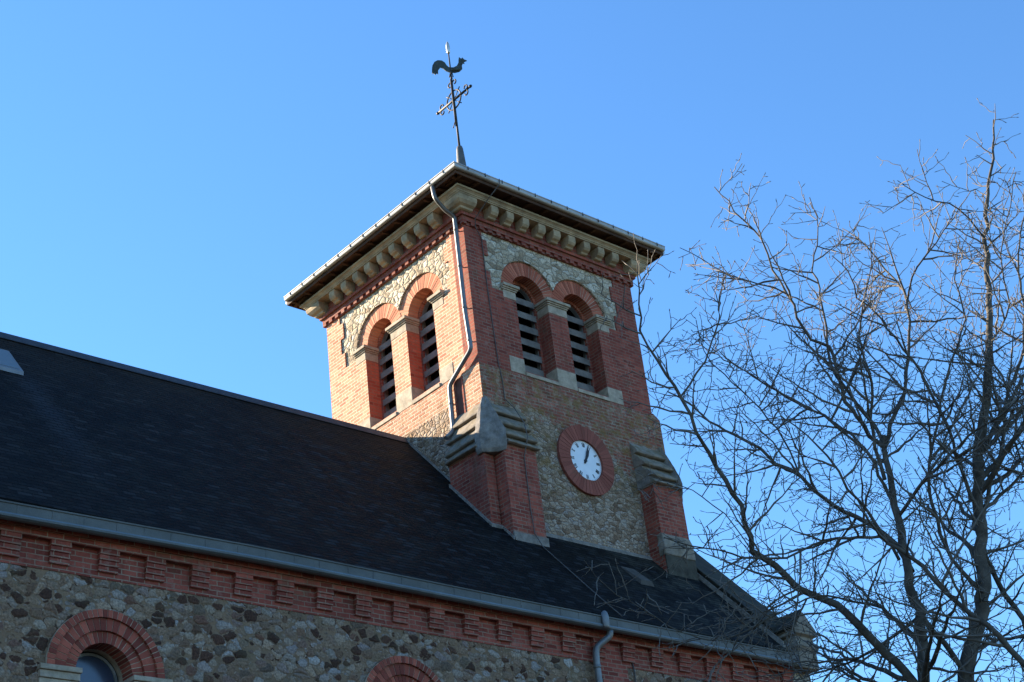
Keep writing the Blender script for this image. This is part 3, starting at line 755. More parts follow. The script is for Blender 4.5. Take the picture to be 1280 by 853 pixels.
# ================================================================== WEATHERVANE
vane = thing('weathervane', 'tall iron cross with a rooster vane standing on the tower roof peak', 'weathervane', (2.5, 2.5, 8.6))
mb = MB(); mb.loft([[(2.5+.12*math.cos(a)*k, 2.5+.12*math.sin(a)*k, z) for a in [math.pi*2*i/12 for i in range(12)]] for k, z in ((1.6, 8.45), (1.2, 8.7), (1.0, 9.1), (.72, 9.6), (.55, 9.68))], smooth=True)
mb.build('lead_sleeve', M_LEAD, vane)
mb = MB(); mb.tube([(2.5, 2.5, 9.5), (2.5, 2.5, 10.5), (2.5, 2.5, 11.9), (2.5, 2.5, 12.72)], [.030, .027, .022, .015], 8); mb.build('pole', M_IRON, vane)
mb = MB(); mb.tube([(2.5, 2.5, 12.60), (2.5, 2.5, 12.64), (2.5, 2.5, 12.74), (2.5, 2.5, 12.86), (2.5, 2.5, 12.92), (2.5, 2.5, 12.98)], [.03, .045, .05, .048, .034, .010], 10); mb.build('finial', M_GILT, vane)
# cross in the plane x = 2.5
cy, cz = 2.5, 11.12
mb = MB()
mb.tube([(2.5, cy-.60, cz), (2.5, cy+.60, cz)], .030, 8); mb.tube([(2.47, cy, 10.3), (2.47, cy, 11.75)], .022, 8)
for sgn in (-1, 1): mb.tube([(2.5, cy+sgn*.60, cz), (2.5, cy+sgn*.63, cz), (2.5, cy+sgn*.68, cz)], [.022, .045, .03], 8)
mb.build('cross_bars', M_IRON, vane)
mb = MB(); mb.tube([(2.5, cy+.27*math.cos(a), cz+.27*math.sin(a)) for a in [2*math.pi*i/32 for i in range(33)]], .019, 6)
for k in range(4):
    a = math.pi/4 + k*math.pi/2
    mb.tube([(2.5, cy+.06*math.cos(a), cz+.06*math.sin(a)), (2.5, cy+.36*math.cos(a), cz+.36*math.sin(a))], [.010, .016], 6)
mb.build('wreath_ring', M_IRON, vane)
mb = MB(); mb.tube([(2.5, cy+.02, cz-.60), (2.5, cy+.15, cz-.78)], .014, 6); mb.build('spike', M_IRON, vane)
def scroll(c, flipy, flipz, ax, size=.088):
    pts = []
    for i in range(15):
        a = -math.pi/2 + i*math.pi*1.55/14; r = size*(1 - .035*i)
        p, q = r*math.cos(a), r*math.sin(a) + size
        if ax == 'y': pts.append((2.5, c[0] + flipy*p, c[1] + flipz*q))
        else: pts.append((2.5, c[0] + flipz*q, c[1] + flipy*p))
    mb = MB(); mb.tube(pts, .018, 6); mb.build('scroll', M_IRON, vane)
for sy in (-1, 1):
    for sz in (-1, 1):
        scroll((cy + sy*.46, cz), sy, sz, 'y')
        if sy > 0: scroll((cy, cz + sy*.50), sy, sz, 'z')
# rooster: flat beaten body with real thickness, rounded
RD = Vector((.733, -.68, 0)).normalized()
prof = [(-.47, -.03), (-.46, -.09), (-.43, -.05), (-.40, -.12), (-.36, -.07), (-.32, -.11), (-.31, .02), (-.25, .10), (-.19, .06), (-.12, -.03), (-.03, -.09), (.10, -.12), (.22, -.10), (.30, -.02), (.30, .09), (.33, .15),
        (.37, .13), (.36, .19), (.44, .22), (.37, .27), (.34, .33), (.30, .30), (.25, .36), (.23, .27), (.22, .18), (.17, .09), (.08, .05), (-.03, .07), (-.08, .14), (-.12, .24), (-.19, .31), (-.29, .335), (-.38, .29), (-.44, .18), (-.46, .08)]
mb = MB(); zc = 12.08; nrm = Vector((.68, .733, 0))
cc = Vector((2.5, 2.5, zc)) + RD*.0
cen = Vector((sum(a for a, b in prof)/len(prof), sum(b for a, b in prof)/len(prof)))
def rp(a, b, t, k=1.0): return cc + RD*(a) + Vector((0, 0, b)) + nrm*t
mb.loft([[rp(a, b, -.012) for a, b in prof], [rp(a, b, .012) for a, b in prof]])
# belly and neck swell
for sg in (-1, 1):
    mb.loft([[rp(x+.13*kk*math.cos(t), -.02+.07*kk*math.sin(t), sg*(.010+.045*math.sqrt(max(0, 1-kk*kk)))) for t in [2*math.pi*i/14 for i in range(14)] for x in [.12]] for kk in (1, .9, .7, .4, .1)], smooth=True)
mb.build('rooster', M_COPPER, vane)
mb = MB()
for a in (-.06, .06): mb.tube([rp(.01+a*.3, -.09, 0), rp(a*.8, -.24, 0)], .014, 6)
mb.tube([rp(0, -.30, 0), rp(0, -.22, 0)], .03, 8); mb.build('rooster_feet', M_IRON, vane)

# ================================================================== NAVE
nave = thing('church_nave', 'long rubble stone church nave with steep dark slate roof, brick cornice and zinc gutter', 'church', (-7, 2.5, GZ))
X0, X1 = -26.0, 5.94
WYF, WYB = -2.0, 7.0
wins = [-19.47, -14.37, -9.27, -4.17, .93+.0]
WSP, WIN_R = -6.42, .42
hol = []
for c in wins[:4]: hol.append(arcpts(c, WSP, .88, 0, math.pi, 30) + [(c-.50, WSP), (c-.50, -10.2), (c+.50, -10.2), (c+.50, WSP)])
def plate_at_y(outl, depth, y):
    me = plate_mesh(outl, depth)
    me.transform(Matrix(((1, 0, 0, 0), (0, 0, -1, y), (0, 1, 0, 0), (0, 0, 0, 1)))); return me
link('nave_wall', plate_at_y([[(X0, GZ-.2), (X1, GZ-.2), (X1, -4.5), (X0, -4.5)]] + hol, .6, WYF), M_RUBN, nave)
mb = MB(); mb.box((X0, WYB-.6, GZ-.2), (X1, WYB, -4.5)); mb.box((X0, WYF+.6, GZ-.2), (X0+.6, WYB-.6, -4.5)); mb.build('nave_wall', M_RUBN, nave)
# gable walls
sl = 5.52/4.845
def gable(xa, xb, name, mat):
    mb = MB(); top = 1.13 - .12
    P = [(WYF+.001, GZ-.2), (WYB-.001, GZ-.2), (WYB-.001, roofz(-2.0)-.14), (2.5, top), (WYF+.001, roofz(-2.0)-.14)]
    mb.prism([(xa, y, z) for y, z in P], [(xb, y, z) for y, z in P]); return mb.build(name, mat, nave)
gable(5.25, 5.90, 'gable_wall', M_RUBN); gable(X0+.02, X0+.62, 'gable_wall', M_RUBN)
# brick cornice: back plane, stepped blocks, projecting top courses
mb = MB()
mb.box((X0, WYF-.012, -5.105), (5.40, WYF+.02, -4.30)); mb.build('cornice_brickwork', M_BRICKN, nave)
mb = MB(); mb.box((X0, WYF-.115, -4.70), (5.40, WYF-.0125, -4.36)); mb.box((X0, WYF-.15, -4.60), (5.40, WYF-.1155, -4.36)); mb.build('cornice_top_course', M_BRICKN, nave)
k = -21
while True:
    xa = -10.15 + .725*k; k += 1
    if xa > 5.2: break
    if xa < X0: continue
    mb = MB()
    for i, pr in enumerate((.095, .078, .060, .042)):
        z1 = -4.701 - .078*i
        mb.box((xa+.0, WYF-.012-pr, z1-.0775+(.003 if i < 3 else 0)), (xa+.295, WYF-.0115, z1))
    mb.box((xa+.004, WYF-.02, -5.02), (xa+.291, WYF-.0118, -4.702))
    mb.build('dentil', M_BRICKN, nave, at=(xa+.15, WYF, -4.85))
# brick strip beside the downpipe and stone quoins at the gable corner
def ragged(xa, xb, z0, z1, y0, y1, name, mat, jag=.12, h=.235):
    mb = MB(); z = z1; k = 0
    while z > z0:
        d = jag if k % 2 else 0; d2 = jag*.6 if (k//1) % 2 == 0 else 0
        mb.box((xa-d2, y0, z-h+.0005), (xb+d, y1, z)); z -= h; k += 1
    return mb.build(name, mat, nave)
ragged(.20, .84, GZ, -5.106, WYF-.010, WYF+.02, 'brick_pilaster', M_BRICKN)
s = N('quoin_rubble'); u, v, p, kk = s.boxuv()
c_, h_ = rubble_layer(s, u, v, p, [(0, (.30, .27, .22)), (.5, (.44, .42, .37)), (1, (.55, .53, .48))], (.15, .12, .09), 4.2, .05, 1.3)
M_QUOIN = s.done(c_, .9, s.bump(h_, .9, .04), spec=.25)
mb = MB(); z = -4.62; k = 0
while z > GZ:
    hh = .30; wd = .52 if k % 2 == 0 else .36; dp_ = .36 if k % 2 == 0 else .52
    mb.box((X1-wd, WYF-.06, z-hh+.015), (X1+.04, WYF+dp_, z)); z -= hh; k += 1
mb.build('quoin', M_QUOIN, nave, bevel=.02)

# arched windows
def nave_window(c):
    P = lambda a, b, n: Vector((a, WYF - n, b))
    W = link('arched_window', plate_at_y([arcpts(c, WSP, .40, 0, math.pi, 24) + [(c-.40, -10.1), (c+.40, -10.1)], arcpts(c, WSP, .36, 0, math.pi, 24) + [(c-.36, -10.06), (c+.36, -10.06)]], .06, WYF+.40), M_FRAME, nave)
    mb = MB(); mb.box((c-.385, WYF+.42, -10.09), (c+.385, WYF+.43, WSP)); mb.prism([(a, WYF+.42, b) for a, b in arcpts(c, WSP, .385, 0, math.pi, 24)], [(a, WYF+.43, b) for a, b in arcpts(c, WSP, .385, 0, math.pi, 24)])
    mb.build('glass', M_GLASS, W)
    for (r0_, r1_, n1_, cnt) in ((.76, .87, .045, 34), (.585, .755, .008, 22), (.42, .58, -.03, 23)):
        mb = MB(); voussoirs(mb, P, c, WSP, r0_, r1_, -.30, n1_, cnt, gap=.011); annulus(mb, P, c, WSP, r0_+.003, r1_+.003, -.42 if r0_ < .5 else -.3, n1_-.008, mi=1)
        mb.build('arch', [M_VOUN, M_MORT], W)
    mb = MB(); mb.box((c-.50, WYF-.001, -10.2), (c-.42, WYF+.45, WSP)); mb.box((c+.42, WYF-.001, -10.2), (c+.50, WYF+.45, WSP)); mb.build('jamb', M_BRICKN, W)
    for sg in (-1, 1):
        mb = MB()
        for (z0, z1, pr) in ((-6.76, -6.60, .03), (-6.60, -6.50, .055), (-6.50, -6.425, .085)):
            a, b = sorted((c + sg*(.42-pr*.5), c + sg*(.95+pr*.3))); mb.box((a, WYF-pr, z0), (b, WYF+.3, z1-.001))
        mb.build('impost', M_STONE, W, bevel=.01)
    mb = MB(); mb.hull8([(c-.56, WYF-.10, -10.36), (c+.56, WYF-.10, -10.36), (c+.56, WYF+.4, -10.36), (c-.56, WYF+.4, -10.36), (c-.56, WYF-.10, -10.24), (c+.56, WYF-.10, -10.24), (c+.56, WYF+.4, -10.14), (c-.56, WYF+.4, -10.14)]); mb.build('sill', M_STONE, W, bevel=.01)
for c in wins[:4]: nave_window(c)

# roof slopes, built as courses of slates so that the eaves and edges read
def roof_slope(sign):
    Y = (lambda y: y) if sign > 0 else (lambda y: 5 - y)
    mb = MB()
    ys = [-2.27, 2.5]
    a = [(X0-.1, Y(-2.27), roofz(-2.27)), (5.20, Y(-2.27), roofz(-2.27)), (5.20, Y(2.5), 1.13), (X0-.1, Y(2.5), 1.13)]
    b = [(x, y, z-.10) for x, y, z in a]
    mb.prism(a, b); return mb.build('roof', M_SLATE, nave)
rs = roof_slope(1); roof_slope(-1)
mb = MB(); r_ = [(2.5-.16, 1.13-.155), (2.5-.15, 1.13-.13), (2.5-.035, 1.165), (2.5, 1.185), (2.535, 1.165), (2.65, 1.0), (2.66, .975)]
mb.prism([(X0-.1, y, z) for y, z in r_], [(-.031, y, z) for y, z in r_]); mb.build('ridge_capping', mat_plain('slate_dark_zinc', (.035, .04, .05), .6), rs)
# valley flashing up the tower side
def slopebox(mb, xa, xb, ya, yb, h0, h1, mi=0):
    mb.hull8([(xa, ya, roofz(ya)+h0), (xb, ya, roofz(ya)+h0), (xb, yb, roofz(yb)+h0), (xa, yb, roofz(yb)+h0),
              (xa, ya, roofz(ya)+h1), (xb, ya, roofz(ya)+h1), (xb, yb, roofz(yb)+h1), (xa, yb, roofz(yb)+h1)], mi)
mb = MB(); slopebox(mb, -.06, -.031, .93, 2.45, .0, .06); slopebox(mb, -.31, -.271, -.14, .93, .0, .07); slopebox(mb, -.31, .0, -.18, -.141, .0, .06); slopebox(mb, -.04, -.001, -.46, -.18, .0, .06)
mb.build('flashing', M_CHUNK, rs)
mb = MB(); slopebox(mb, .84, 4.2, -.075, -.031, .0, .05); mb.build('flashing', M_CHUNK, rs)
# roof light
sk_ = MB(); slopebox(sk_, -10.05, -9.10, 1.22, 1.83, .0, .07); SKL = sk_.build('skylight', M_ZINC, rs)
sk_ = MB(); slopebox(sk_, -10.0, -9.15, 1.27, 1.79, .071, .078); g_ = sk_.build('skylight_glass', M_RGLASS, nave)
mb = MB(); mb.hull8([(2.60, -1.05, roofz(-1.05)), (2.98, -1.05, roofz(-1.05)), (2.98, -.60, roofz(-.60)), (2.60, -.60, roofz(-.60)),
                     (2.64, -1.05, roofz(-1.05)+.10), (2.94, -1.05, roofz(-1.05)+.10), (2.96, -.60, roofz(-.60)+.02), (2.62, -.60, roofz(-.60)+.02)])
mb.build('roof_vent', mat_plain('old_tin', (.07, .06, .05), .7, metal=.1), rs)
def sag(x): return float(np.interp(x, [-26, -14, -11, -7, -2, 5.3], [-.02, -.035, -.02, .035, .0, -.018]))
def run(profile, xa, xb, name, mat, parent):
    mb = MB(); n = 40; mb.loft([[(xa+(xb-xa)*i/n, y, z+sag(xa+(xb-xa)*i/n)) for y, z in profile] for i in range(n+1)])
    return mb.build(name, mat, parent)
# gutter: box with a rolled rim, joints every so often
pr = [(-2.23, -4.40), (-2.23, -4.535), (-2.352, -4.535), (-2.362, -4.405), (-2.378, -4.398), (-2.380, -4.378), (-2.355, -4.372), (-2.345, -4.39), (-2.340, -4.44)]
GUT = run(pr, X0, 5.30, 'gutter', M_ZINCN, nave)
pr = [(-2.20, -4.536), (-2.20, -4.57), (-2.27, -4.60), (-2.33, -4.602), (-2.372, -4.585), (-2.383, -4.56), (-2.375, -4.536)]
run(pr, X0, 5.30, 'gutter_roll', mat_plain('zinc_roll', (.13, .16, .18), .5, scale=1.5, var=.25, metal=.3, bstr=.1, spec=.5), GUT)
x = -25.4
while x < 5.2:
    mb = MB(); mb.hull8([(x-.009, -2.357, -4.53), (x+.009, -2.357, -4.53), (x+.009, -2.34, -4.53), (x-.009, -2.34, -4.53), (x-.009, -2.368, -4.406), (x+.009, -2.368, -4.406), (x+.009, -2.35, -4.406), (x-.009, -2.35, -4.406)]); b = mb.build('gutter_joint', M_ZINCN, GUT, at=(x, -2.38, -4.47)); b.location.z += sag(x); x += random.uniform(.42, .56)
mb = MB(); mb.box((X0, -2.25, -4.42), (5.3, -2.0, -4.358)); mb.build('eaves_board', M_SOFF, nave)
# hopper and downpipe
mb = MB(); mb.loft([[(.06+.075*k*math.cos(a), -2.395+.055*k*math.sin(a), z) for a in [2*math.pi*i/16 for i in range(16)]] for k, z in ((.75, -4.62), (.9, -4.58), (1.0, -4.50), (1.0, -4.40), (.8, -4.33), (.4, -4.30))], smooth=True)
hop = mb.build('hopper', M_ZINC, GUT)
dpn = pipe('downpipe', [(.24, -2.30, -4.59), (.23, -2.28, -4.70), (-.02, -2.15, -4.90), (-.03, -2.13, -5.10), (-.03, -2.13, GZ+.1)], .06, M_ZINC, nave)
for z in (-5.24, -7.2, -9.2, -11.2): 
    mb = MB(); mb.tube([(-.03, -2.13, z-.025), (-.03, -2.13, z+.025)], .07, 12); mb.build('pipe_collar', M_ZINC, dpn)
# a second thin cable down the wall
mb = MB(); mb.tube([(.97, -2.03, -4.95), (.99, -2.03, -5.2), (.96, -2.03, -5.6), (.95, -2.03, GZ)], .014, 6); wc = mb.build('wall_cable', M_CABLE); origin_to(wc, (.95, -2.03, GZ)); wc['label'] = 'thin grey cable down the nave wall beside the brick strip right of the downpipe'; wc['category'] = 'cable'

# coping on the gable: stone parapet along the slope with a flashing line, ending in a kneeler
mb = MB()
slopebox(mb, 5.21, 5.97, -1.95, -.20, -.12, .17)
slopebox(mb, 5.21, 5.97, -.20, .55, -.12, .17)
slopebox(mb, 5.17, 6.01, -1.95, .55, .171, .23)
M_COPE = mat_plain('coping_stone', (.034, .031, .025), .9, scale=4, var=.6, moss=.5, mossc=(.05, .05, .025))
COP = mb.build('gable_coping', M_COPE, nave, bevel=.012)
mb = MB(); slopebox(mb, 5.21, 5.97, .55, 2.5, -.12, .0); mb.build('gable_coping', M_COPE, nave)
mb = MB(); slopebox(mb, 5.125, 5.20, -2.2, .10, .0, .05); slopebox(mb, 5.14, 5.168, -2.2, .10, .05, .12); mb.build('coping_flashing', mat_plain('mortar_fillet', (.20, .185, .165), .9, scale=8, var=.6), COP)
# kneeler: gabled stone block with moulded neck
mb = MB()
K = [(5.30, -3.90), (5.96, -3.90), (5.98, -3.86), (5.68, -3.50), (5.60, -3.50), (5.28, -3.86)]
mb.prism([(x, -2.42, z) for x, z in K], [(x, -1.75, z) for x, z in K])
KN = mb.build('kneeler', M_CAP, nave, bevel=.015)
mb = MB(); lo = []
for (dx, dy, z) in ((.00, .0, -4.64), (.0, .0, -4.30), (.05, .05, -4.22), (.05, .05, -4.14), (-.01, -.01, -4.08), (-.01, -.01, -4.0), (.07, .07, -3.965), (.07, .07, -3.905)):
    lo.append([(5.36-dx, -2.36-dy, z), (5.92+dx, -2.36-dy, z), (5.92+dx, -1.7, z), (5.36-dx, -1.7, z)])
mb.loft(lo); mb.build('kneeler_neck', M_CAP, KN, bevel=.012)
mb = MB(); mb.prism([(5.23, -2.45, -3.84), (5.27, -2.45, -3.88), (5.62, -2.45, -3.485), (5.62, -2.45, -3.44)], [(5.23, -1.7, -3.84), (5.27, -1.7, -3.88), (5.62, -1.7, -3.485), (5.62, -1.7, -3.44)]); mb.build('kneeler_slab', M_COPE, KN)

# ================================================================== BARE TREE
fwh = Vector((fw.x, fw.y, 0)).normalized()
def at(px, py, D):
    d = fw + rt*((px-640)/2008.49) - up*((py-426.5)/2008.49)
    return CAM + d*(D/math.hypot(d.x, d.y))
rng = random.Random(11)
TV, TF = {}, {}
class Tubes:
    """many tapered tubes in one mesh, numpy backed"""
    def __init__(s): s.v = []; s.f = []; s.n = 0
    def add(s, pts, rad, k=5):
        P = np.array(pts, float); n = len(P)
        T = np.empty_like(P); T[1:-1] = P[2:]-P[:-2]; T[0] = P[1]-P[0]; T[-1] = P[-1]-P[-2]
        T /= (np.linalg.norm(T, axis=1)[:, None] + 1e-9)
        ref = np.array([.3, .2, .93]) if abs(T[0, 2]) < .8 else np.array([.95, .3, 0])
        U = ref - T*(T @ ref)[:, None]; U /= (np.linalg.norm(U, axis=1)[:, None]+1e-9); V = np.cross(T, U)
        a = np.arange(k)*2*np.pi/k; rad = np.array(rad)[:, None, None]
        ring = P[:, None, :] + rad*(np.cos(a)[None, :, None]*U[:, None, :] + np.sin(a)[None, :, None]*V[:, None, :])
        s.v.append(ring.reshape(-1, 3))
        i = np.arange(n-1)[:, None]*k; j = np.arange(k)[None, :]; j2 = (j+1) % k
        q = np.stack([i+j, i+j2, i+k+j2, i+k+j], -1).reshape(-1, 4) + s.n
        s.f.append(q); s.n += n*k
    def build(s, name, mat, parent):
        V = np.concatenate(s.v); F = np.concatenate(s.f)
        me = bpy.data.meshes.new(name); me.vertices.add(len(V)); me.vertices.foreach_set('co', V.ravel())
        me.loops.add(F.size); me.loops.foreach_set('vertex_index', F.ravel().astype(np.int32))
        me.polygons.add(len(F)); me.polygons.foreach_set('loop_start', (np.arange(len(F))*4).astype(np.int32))
        me.polygons.foreach_set('use_smooth', np.ones(len(F), bool))
        me.update(); me.validate()
        return link(name, me, mat, parent)

def smooth_path(pts, step=.16, wob=.02):
    P = [Vector(p) for p in pts]; P = [P[0]*2-P[1]] + P + [P[-1]*2-P[-2]]; out = []
    for i in range(1, len(P)-2):
        a, b, c, d = P[i-1:i+3]; n = max(2, int((c-b).length/step))
        for j in range(n):
            t = j/n
            q = .5*((2*b) + (c-a)*t + (2*a-5*b+4*c-d)*t*t + (3*b-a-3*c+d)*t**3)
            out.append(q)
    out.append(P[-2])
    return [p + Vector((rng.gauss(0, wob), rng.gauss(0, wob), rng.gauss(0, wob*.6))) if 0 < i < len(out)-1 else p for i, p in enumerate(out)]

def rand_unit():
    while True:
        v = Vector((rng.uniform(-1, 1), rng.uniform(-1, 1), rng.uniform(-1, 1)))
        if .1 < v.length < 1: return v.normalized()

def zigzag(p0, d, L, bendup, step, kink):
    pts = [p0.copy()]; p = p0.copy(); dd = d.normalized(); s = 0; sg = 1
    side = dd.cross(rand_unit()).normalized()
    while s < L:
        st = step*rng.uniform(.7, 1.3)
        dd = (dd + Vector((0, 0, bendup*st)) + rand_unit()*kink*.6).normalized()
        h = (dd + side*kink*sg).normalized(); sg = -sg
        p = p + h*st; s += st; pts.append(p.copy())
    return pts

def perp_dir(t, spread, flat=.55):
    """direction leaving axis t at an angle, favouring the sideways ones"""
    r = rand_unit(); r.z *= flat; r = r - t*r.dot(t)
    if r.length < .05: r = t.orthogonal()
    return (t*math.cos(spread) + r.normalized()*math.sin(spread)).normalized()

def twig_set(TB, pts, r0, r1, level, dens, lmul):
    """grow children along a branch path"""
    acc = rng.uniform(0, dens); tot = sum((b-a).length for a, b in zip(pts, pts[1:])); run = 0
    for i in range(1, len(pts)):
        seg = (pts[i]-pts[i-1]); L = seg.length; run += L; acc += L
        while acc > dens:
            acc -= dens*rng.uniform(.7, 1.3)
            f = run/max(tot, .01)
            t = seg.normalized(); p = pts[i-1].lerp(pts[i], rng.random())
            rad_here = r0 + (r1-r0)*f
            if level == 1:
                Lc = lmul*(1.25-.95*f)*rng.uniform(.4, 1.3); d = perp_dir(t, R(rng.uniform(38, 80)), .32)
                q = zigzag(p, d, Lc, .22, .14, .12); rr = min(rad_here*.65, .0075 + .007*Lc)
                TB.add(q, np.linspace(rr*.95, .0030, len(q))*(1+.28*(np.arange(len(q)) % 2)), 5); twig_set(TB, q, rr, .006, 2, .13, .42)
            elif level == 2:
                Lc = lmul*(1.1-.5*f)*rng.uniform(.35, 1.3); d = perp_dir(t, R(rng.uniform(40, 85)), .65)
                q = zigzag(p, d, Lc, .3, .08, .20); TB.add(q, np.linspace(.0048, .0023, len(q))*(1+.35*(np.arange(len(q)) % 2)), 4)
                if Lc > .16: twig_set(TB, q, .005, .004, 3, .24, .09)
                # bud at the tip
                e = q[-1]; dd = (q[-1]-q[-2]).normalized(); TB.add([e-dd*.01, e+dd*.008, e+dd*.028], [.0032, .0058, .0015], 4)
            else:
                Lc = lmul*rng.uniform(.4, 1.3); d = perp_dir(t, R(rng.uniform(45, 85)), .8)
                e = p + d*Lc; mid = p + d*Lc*.5 + rand_unit()*.012
                TB.add([p, mid, e, e+d*.02], [.0038, .0032, .0052, .0015], 4)

tree = thing('bare_tree', 'tall leafless tree with crooked grey limbs and fine twigs right of the church', 'tree', tuple(at(1180, 853, 17).xy) + (GZ,))
root = Vector((at(1180, 853, 17).x, at(1180, 853, 17).y, GZ))
# limbs: (pixel path used only to find directions in space, depths start/end, radii start/end)
def limb3(path, D0, D1):
    n = len(path); return [at(x, y, D0 + (D1-D0)*(i/(n-1))) for i, (x, y) in enumerate(path)]
S1 = limb3([(1157, 875), (1153, 853), (1151, 781), (1139, 733), (1130, 682), (1118, 634), (1111, 592), (1106, 545)], 17, 17)
S2 = limb3([(1204, 875), (1207, 840), (1216, 795), (1229, 762), (1227, 715), (1224, 639), (1224, 568), (1234, 497), (1237, 412), (1235, 347), (1233, 282), (1235, 230), (1242, 186), (1242, 150)], 17.3, 17.6)
base = [root, root + Vector((.02, .03, 2.2)), root + Vector((.0, .0, 3.6))]
mbT = Tubes()
def addlimb(TB, pts, r0, r1, k=9, wob=.015, flare=None):
    q = smooth_path(pts, .14, wob); n = len(q); rr = np.linspace(r0, r1, n)
    rr = rr*(1+np.array([rng.gauss(0, .04) for _ in range(n)]))
    TB.add(q, rr, k); return q
qb = addlimb(mbT, base, .24, .17, 12)
fork = base[-1]
q1 = addlimb(mbT, [fork - Vector((0, 0, .3)), fork.lerp(S1[0], .5) + Vector((-.05, 0, 0))] + S1, .110, .028, 10)
q2 = addlimb(mbT, [fork - Vector((0, 0, .3)), fork.lerp(S2[0], .5)] + S2, .115, .009, 10)
TW = Tubes()
twig_set(TW, q1[len(q1)//3:], .08, .045, 1, .30, 1.1)
twig_set(TW, q2[len(q2)//4:], .06, .01, 1, .16, .95)
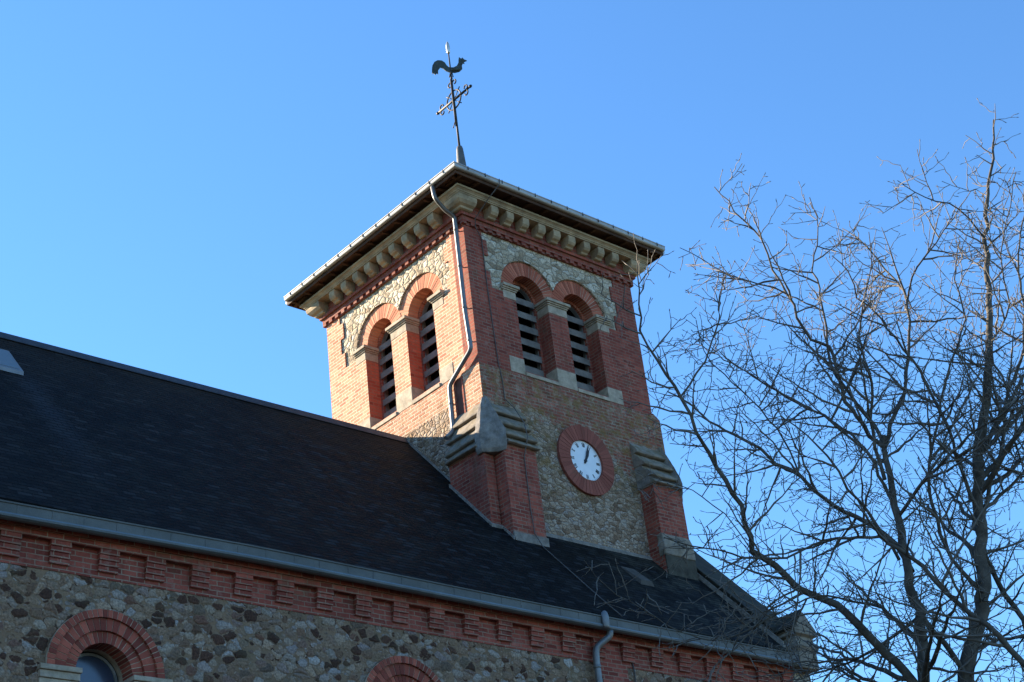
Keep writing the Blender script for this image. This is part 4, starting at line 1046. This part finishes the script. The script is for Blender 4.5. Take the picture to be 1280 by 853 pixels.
LIMBS = [  # path, depth start, depth end, r0, r1, lmul
 ([(1172, 905), (1144, 853), (1120, 828), (1082, 790), (1045, 757), (997, 733), (969, 708), (941, 691), (938, 672), (926, 634), (908, 601), (886, 568), (870, 540), (851, 497), (823, 451), (802, 412), (799, 364), (797, 325)], 17, 15.2, .080, .008, .95),
 ([(851, 496), (880, 451), (897, 407), (899, 386), (905, 350)], 15.6, 15.5, .018, .007, .7),
 ([(1140, 715), (1120, 682), (1082, 653), (1054, 641), (1030, 625), (1002, 597), (969, 578), (950, 561), (917, 544), (889, 526), (862, 505), (835, 490)], 17, 17.6, .050, .011, 1.0),
 ([(1106, 560), (1087, 545), (1070, 520), (1057, 500), (1036, 434), (1014, 425), (984, 368), (966, 338), (953, 299), (919, 264), (893, 234)], 17, 16.2, .040, .007, .95),
 ([(1106, 560), (1085, 520), (1052, 480), (1040, 460), (1031, 399), (1023, 360), (1016, 329), (1023, 295), (1012, 247)], 17, 17.8, .034, .007, .9),
 ([(1106, 560), (1118, 520), (1131, 490), (1136, 433), (1133, 373), (1114, 347), (1079, 303), (1053, 286)], 17, 18.4, .042, .007, 1.0),
 ([(1133, 385), (1140, 347), (1170, 303), (1200, 260), (1214, 238)], 17.9, 17.2, .020, .006, .8),
 ([(1233, 300), (1200, 262), (1157, 247), (1122, 226)], 17.5, 16.6, .018, .006, .8),
 ([(1205, 840), (1182, 803), (1153, 772), (1143, 740)], 17.2, 17.0, .045, .04, .6),
 ([(1330, 880), (1280, 828), (1234, 781), (1196, 752), (1139, 696), (1111, 677), (1085, 640), (1060, 610), (1036, 570), (1010, 545), (975, 520)], 16.4, 15.6, .052, .008, 1.0),
 ([(1300, 850), (1280, 776), (1257, 743), (1234, 696), (1224, 640)], 17.8, 17.4, .045, .035, .8),
 ([(1229, 650), (1236, 611), (1253, 559), (1257, 502), (1276, 450), (1281, 390), (1272, 330), (1280, 270), (1290, 200)], 17.4, 18.2, .040, .007, 1.0),
 ([(1224, 640), (1205, 600), (1196, 568), (1167, 497), (1139, 450), (1100, 400), (1072, 372), (1060, 340), (1040, 320)], 17.4, 15.8, .036, .007, 1.0),
 ([(1124, 700), (1100, 672), (1062, 672), (1030, 676), (1000, 690), (960, 700), (900, 690), (865, 682), (830, 672)], 17.0, 14.8, .028, .007, .9),
 ([(1120, 650), (1150, 610), (1180, 575), (1210, 545), (1250, 520), (1290, 480)], 17, 15.6, .032, .010, 1.0),
 ([(1111, 620), (1080, 560), (1030, 520), (990, 500), (940, 470), (905, 450), (870, 430)], 17.1, 18.8, .030, .007, 1.0),
 ([(1150, 800), (1100, 760), (1060, 752), (1020, 745), (960, 775), (900, 800), (850, 790), (800, 760), (760, 735), (730, 700)], 17, 14.2, .020, .004, .42),
 ([(1230, 740), (1190, 700), (1170, 650), (1160, 590), (1175, 520), (1190, 450), (1205, 400), (1195, 350), (1200, 300)], 17.3, 16.4, .036, .007, 1.0),
 ([(1106, 600), (1090, 540), (1088, 480), (1075, 420), (1080, 370), (1090, 330), (1086, 290)], 17, 16.4, .034, .006, .9),
 ([(1000, 597), (980, 550), (940, 500), (905, 470), (880, 440), (870, 400)], 17.4, 16.4, .018, .006, .8),
 ([(984, 368), (950, 355), (915, 345), (880, 325), (850, 310)], 16.3, 15.4, .014, .005, .45),
 ([(1230, 560), (1262, 500), (1240, 440), (1262, 380), (1250, 320), (1262, 260), (1270, 215)], 17.5, 16.6, .026, .006, .9),
 ([(1226, 640), (1262, 610), (1290, 580), (1320, 540)], 17.4, 18.8, .035, .012, 1.0),
 ([(1212, 815), (1250, 800), (1300, 790), (1350, 760)], 17.3, 18.5, .035, .012, 1.0),
 ([(1150, 770), (1110, 800), (1060, 830), (1010, 840), (970, 830)], 17, 18.2, .030, .008, .9),
 ([(941, 691), (905, 645), (865, 612), (825, 600), (800, 612), (782, 605)], 16.2, 15.0, .011, .004, .25),
 ([(1000, 733), (960, 760), (930, 800), (900, 830)], 16.3, 15.0, .018, .006, .7),
]
back = [  # growth away from and towards the viewer, so that the crown is round
 (q1, Vector((.55, .75, .55)), 3.2), (q1, Vector((-.5, -.8, .5)), 2.2), (q2, Vector((.6, .8, .7)), 3.2), (q2, Vector((-.3, -.8, .6)), 2.4), (q1, Vector((.2, .9, .9)), 3.0), (q2, Vector((.9, .1, .7)), 3.0), (q2, Vector((.8, -.5, .7)), 2.8)]
limb_objs = []
for path, D0, D1, ra, rb, lm in LIMBS:
    TB = Tubes(); n = len(path)
    pts = [at(x, y, D0 + (D1-D0)*(i/(n-1)) + rng.uniform(-.10, .10)*(0 < i)) for i, (x, y) in enumerate(path)]
    q = addlimb(TB, pts, ra*.66, rb*.75, 8, .011); limb_objs.append(TB.build('limb', M_BARK, tree))
    st = 3 if ra < .05 else len(q)//6
    twig_set(TW, q[st:], ra, rb, 1, .14 + .03*(path[-1][1] < 330), lm)
for q, d, L in back:
    for k in range(2):
        i = int(len(q)*rng.uniform(.42, .60)); TB = Tubes()
        dd = (d + rand_unit()*.35).normalized()
        z = zigzag(q[i], dd, L*rng.uniform(.65, .85), .03, .28, .10)
        qq = addlimb(TB, z, .032, .007, 8, .012); TB.build('limb', M_BARK, tree); twig_set(TW, qq[2:], .03, .007, 1, .30, .8)
mbT.build('trunk', M_BARK, tree)
tw = TW.build('twigs', M_TWIG, tree); tw['kind'] = 'stuff'
print('twig faces', len(tw.data.polygons))
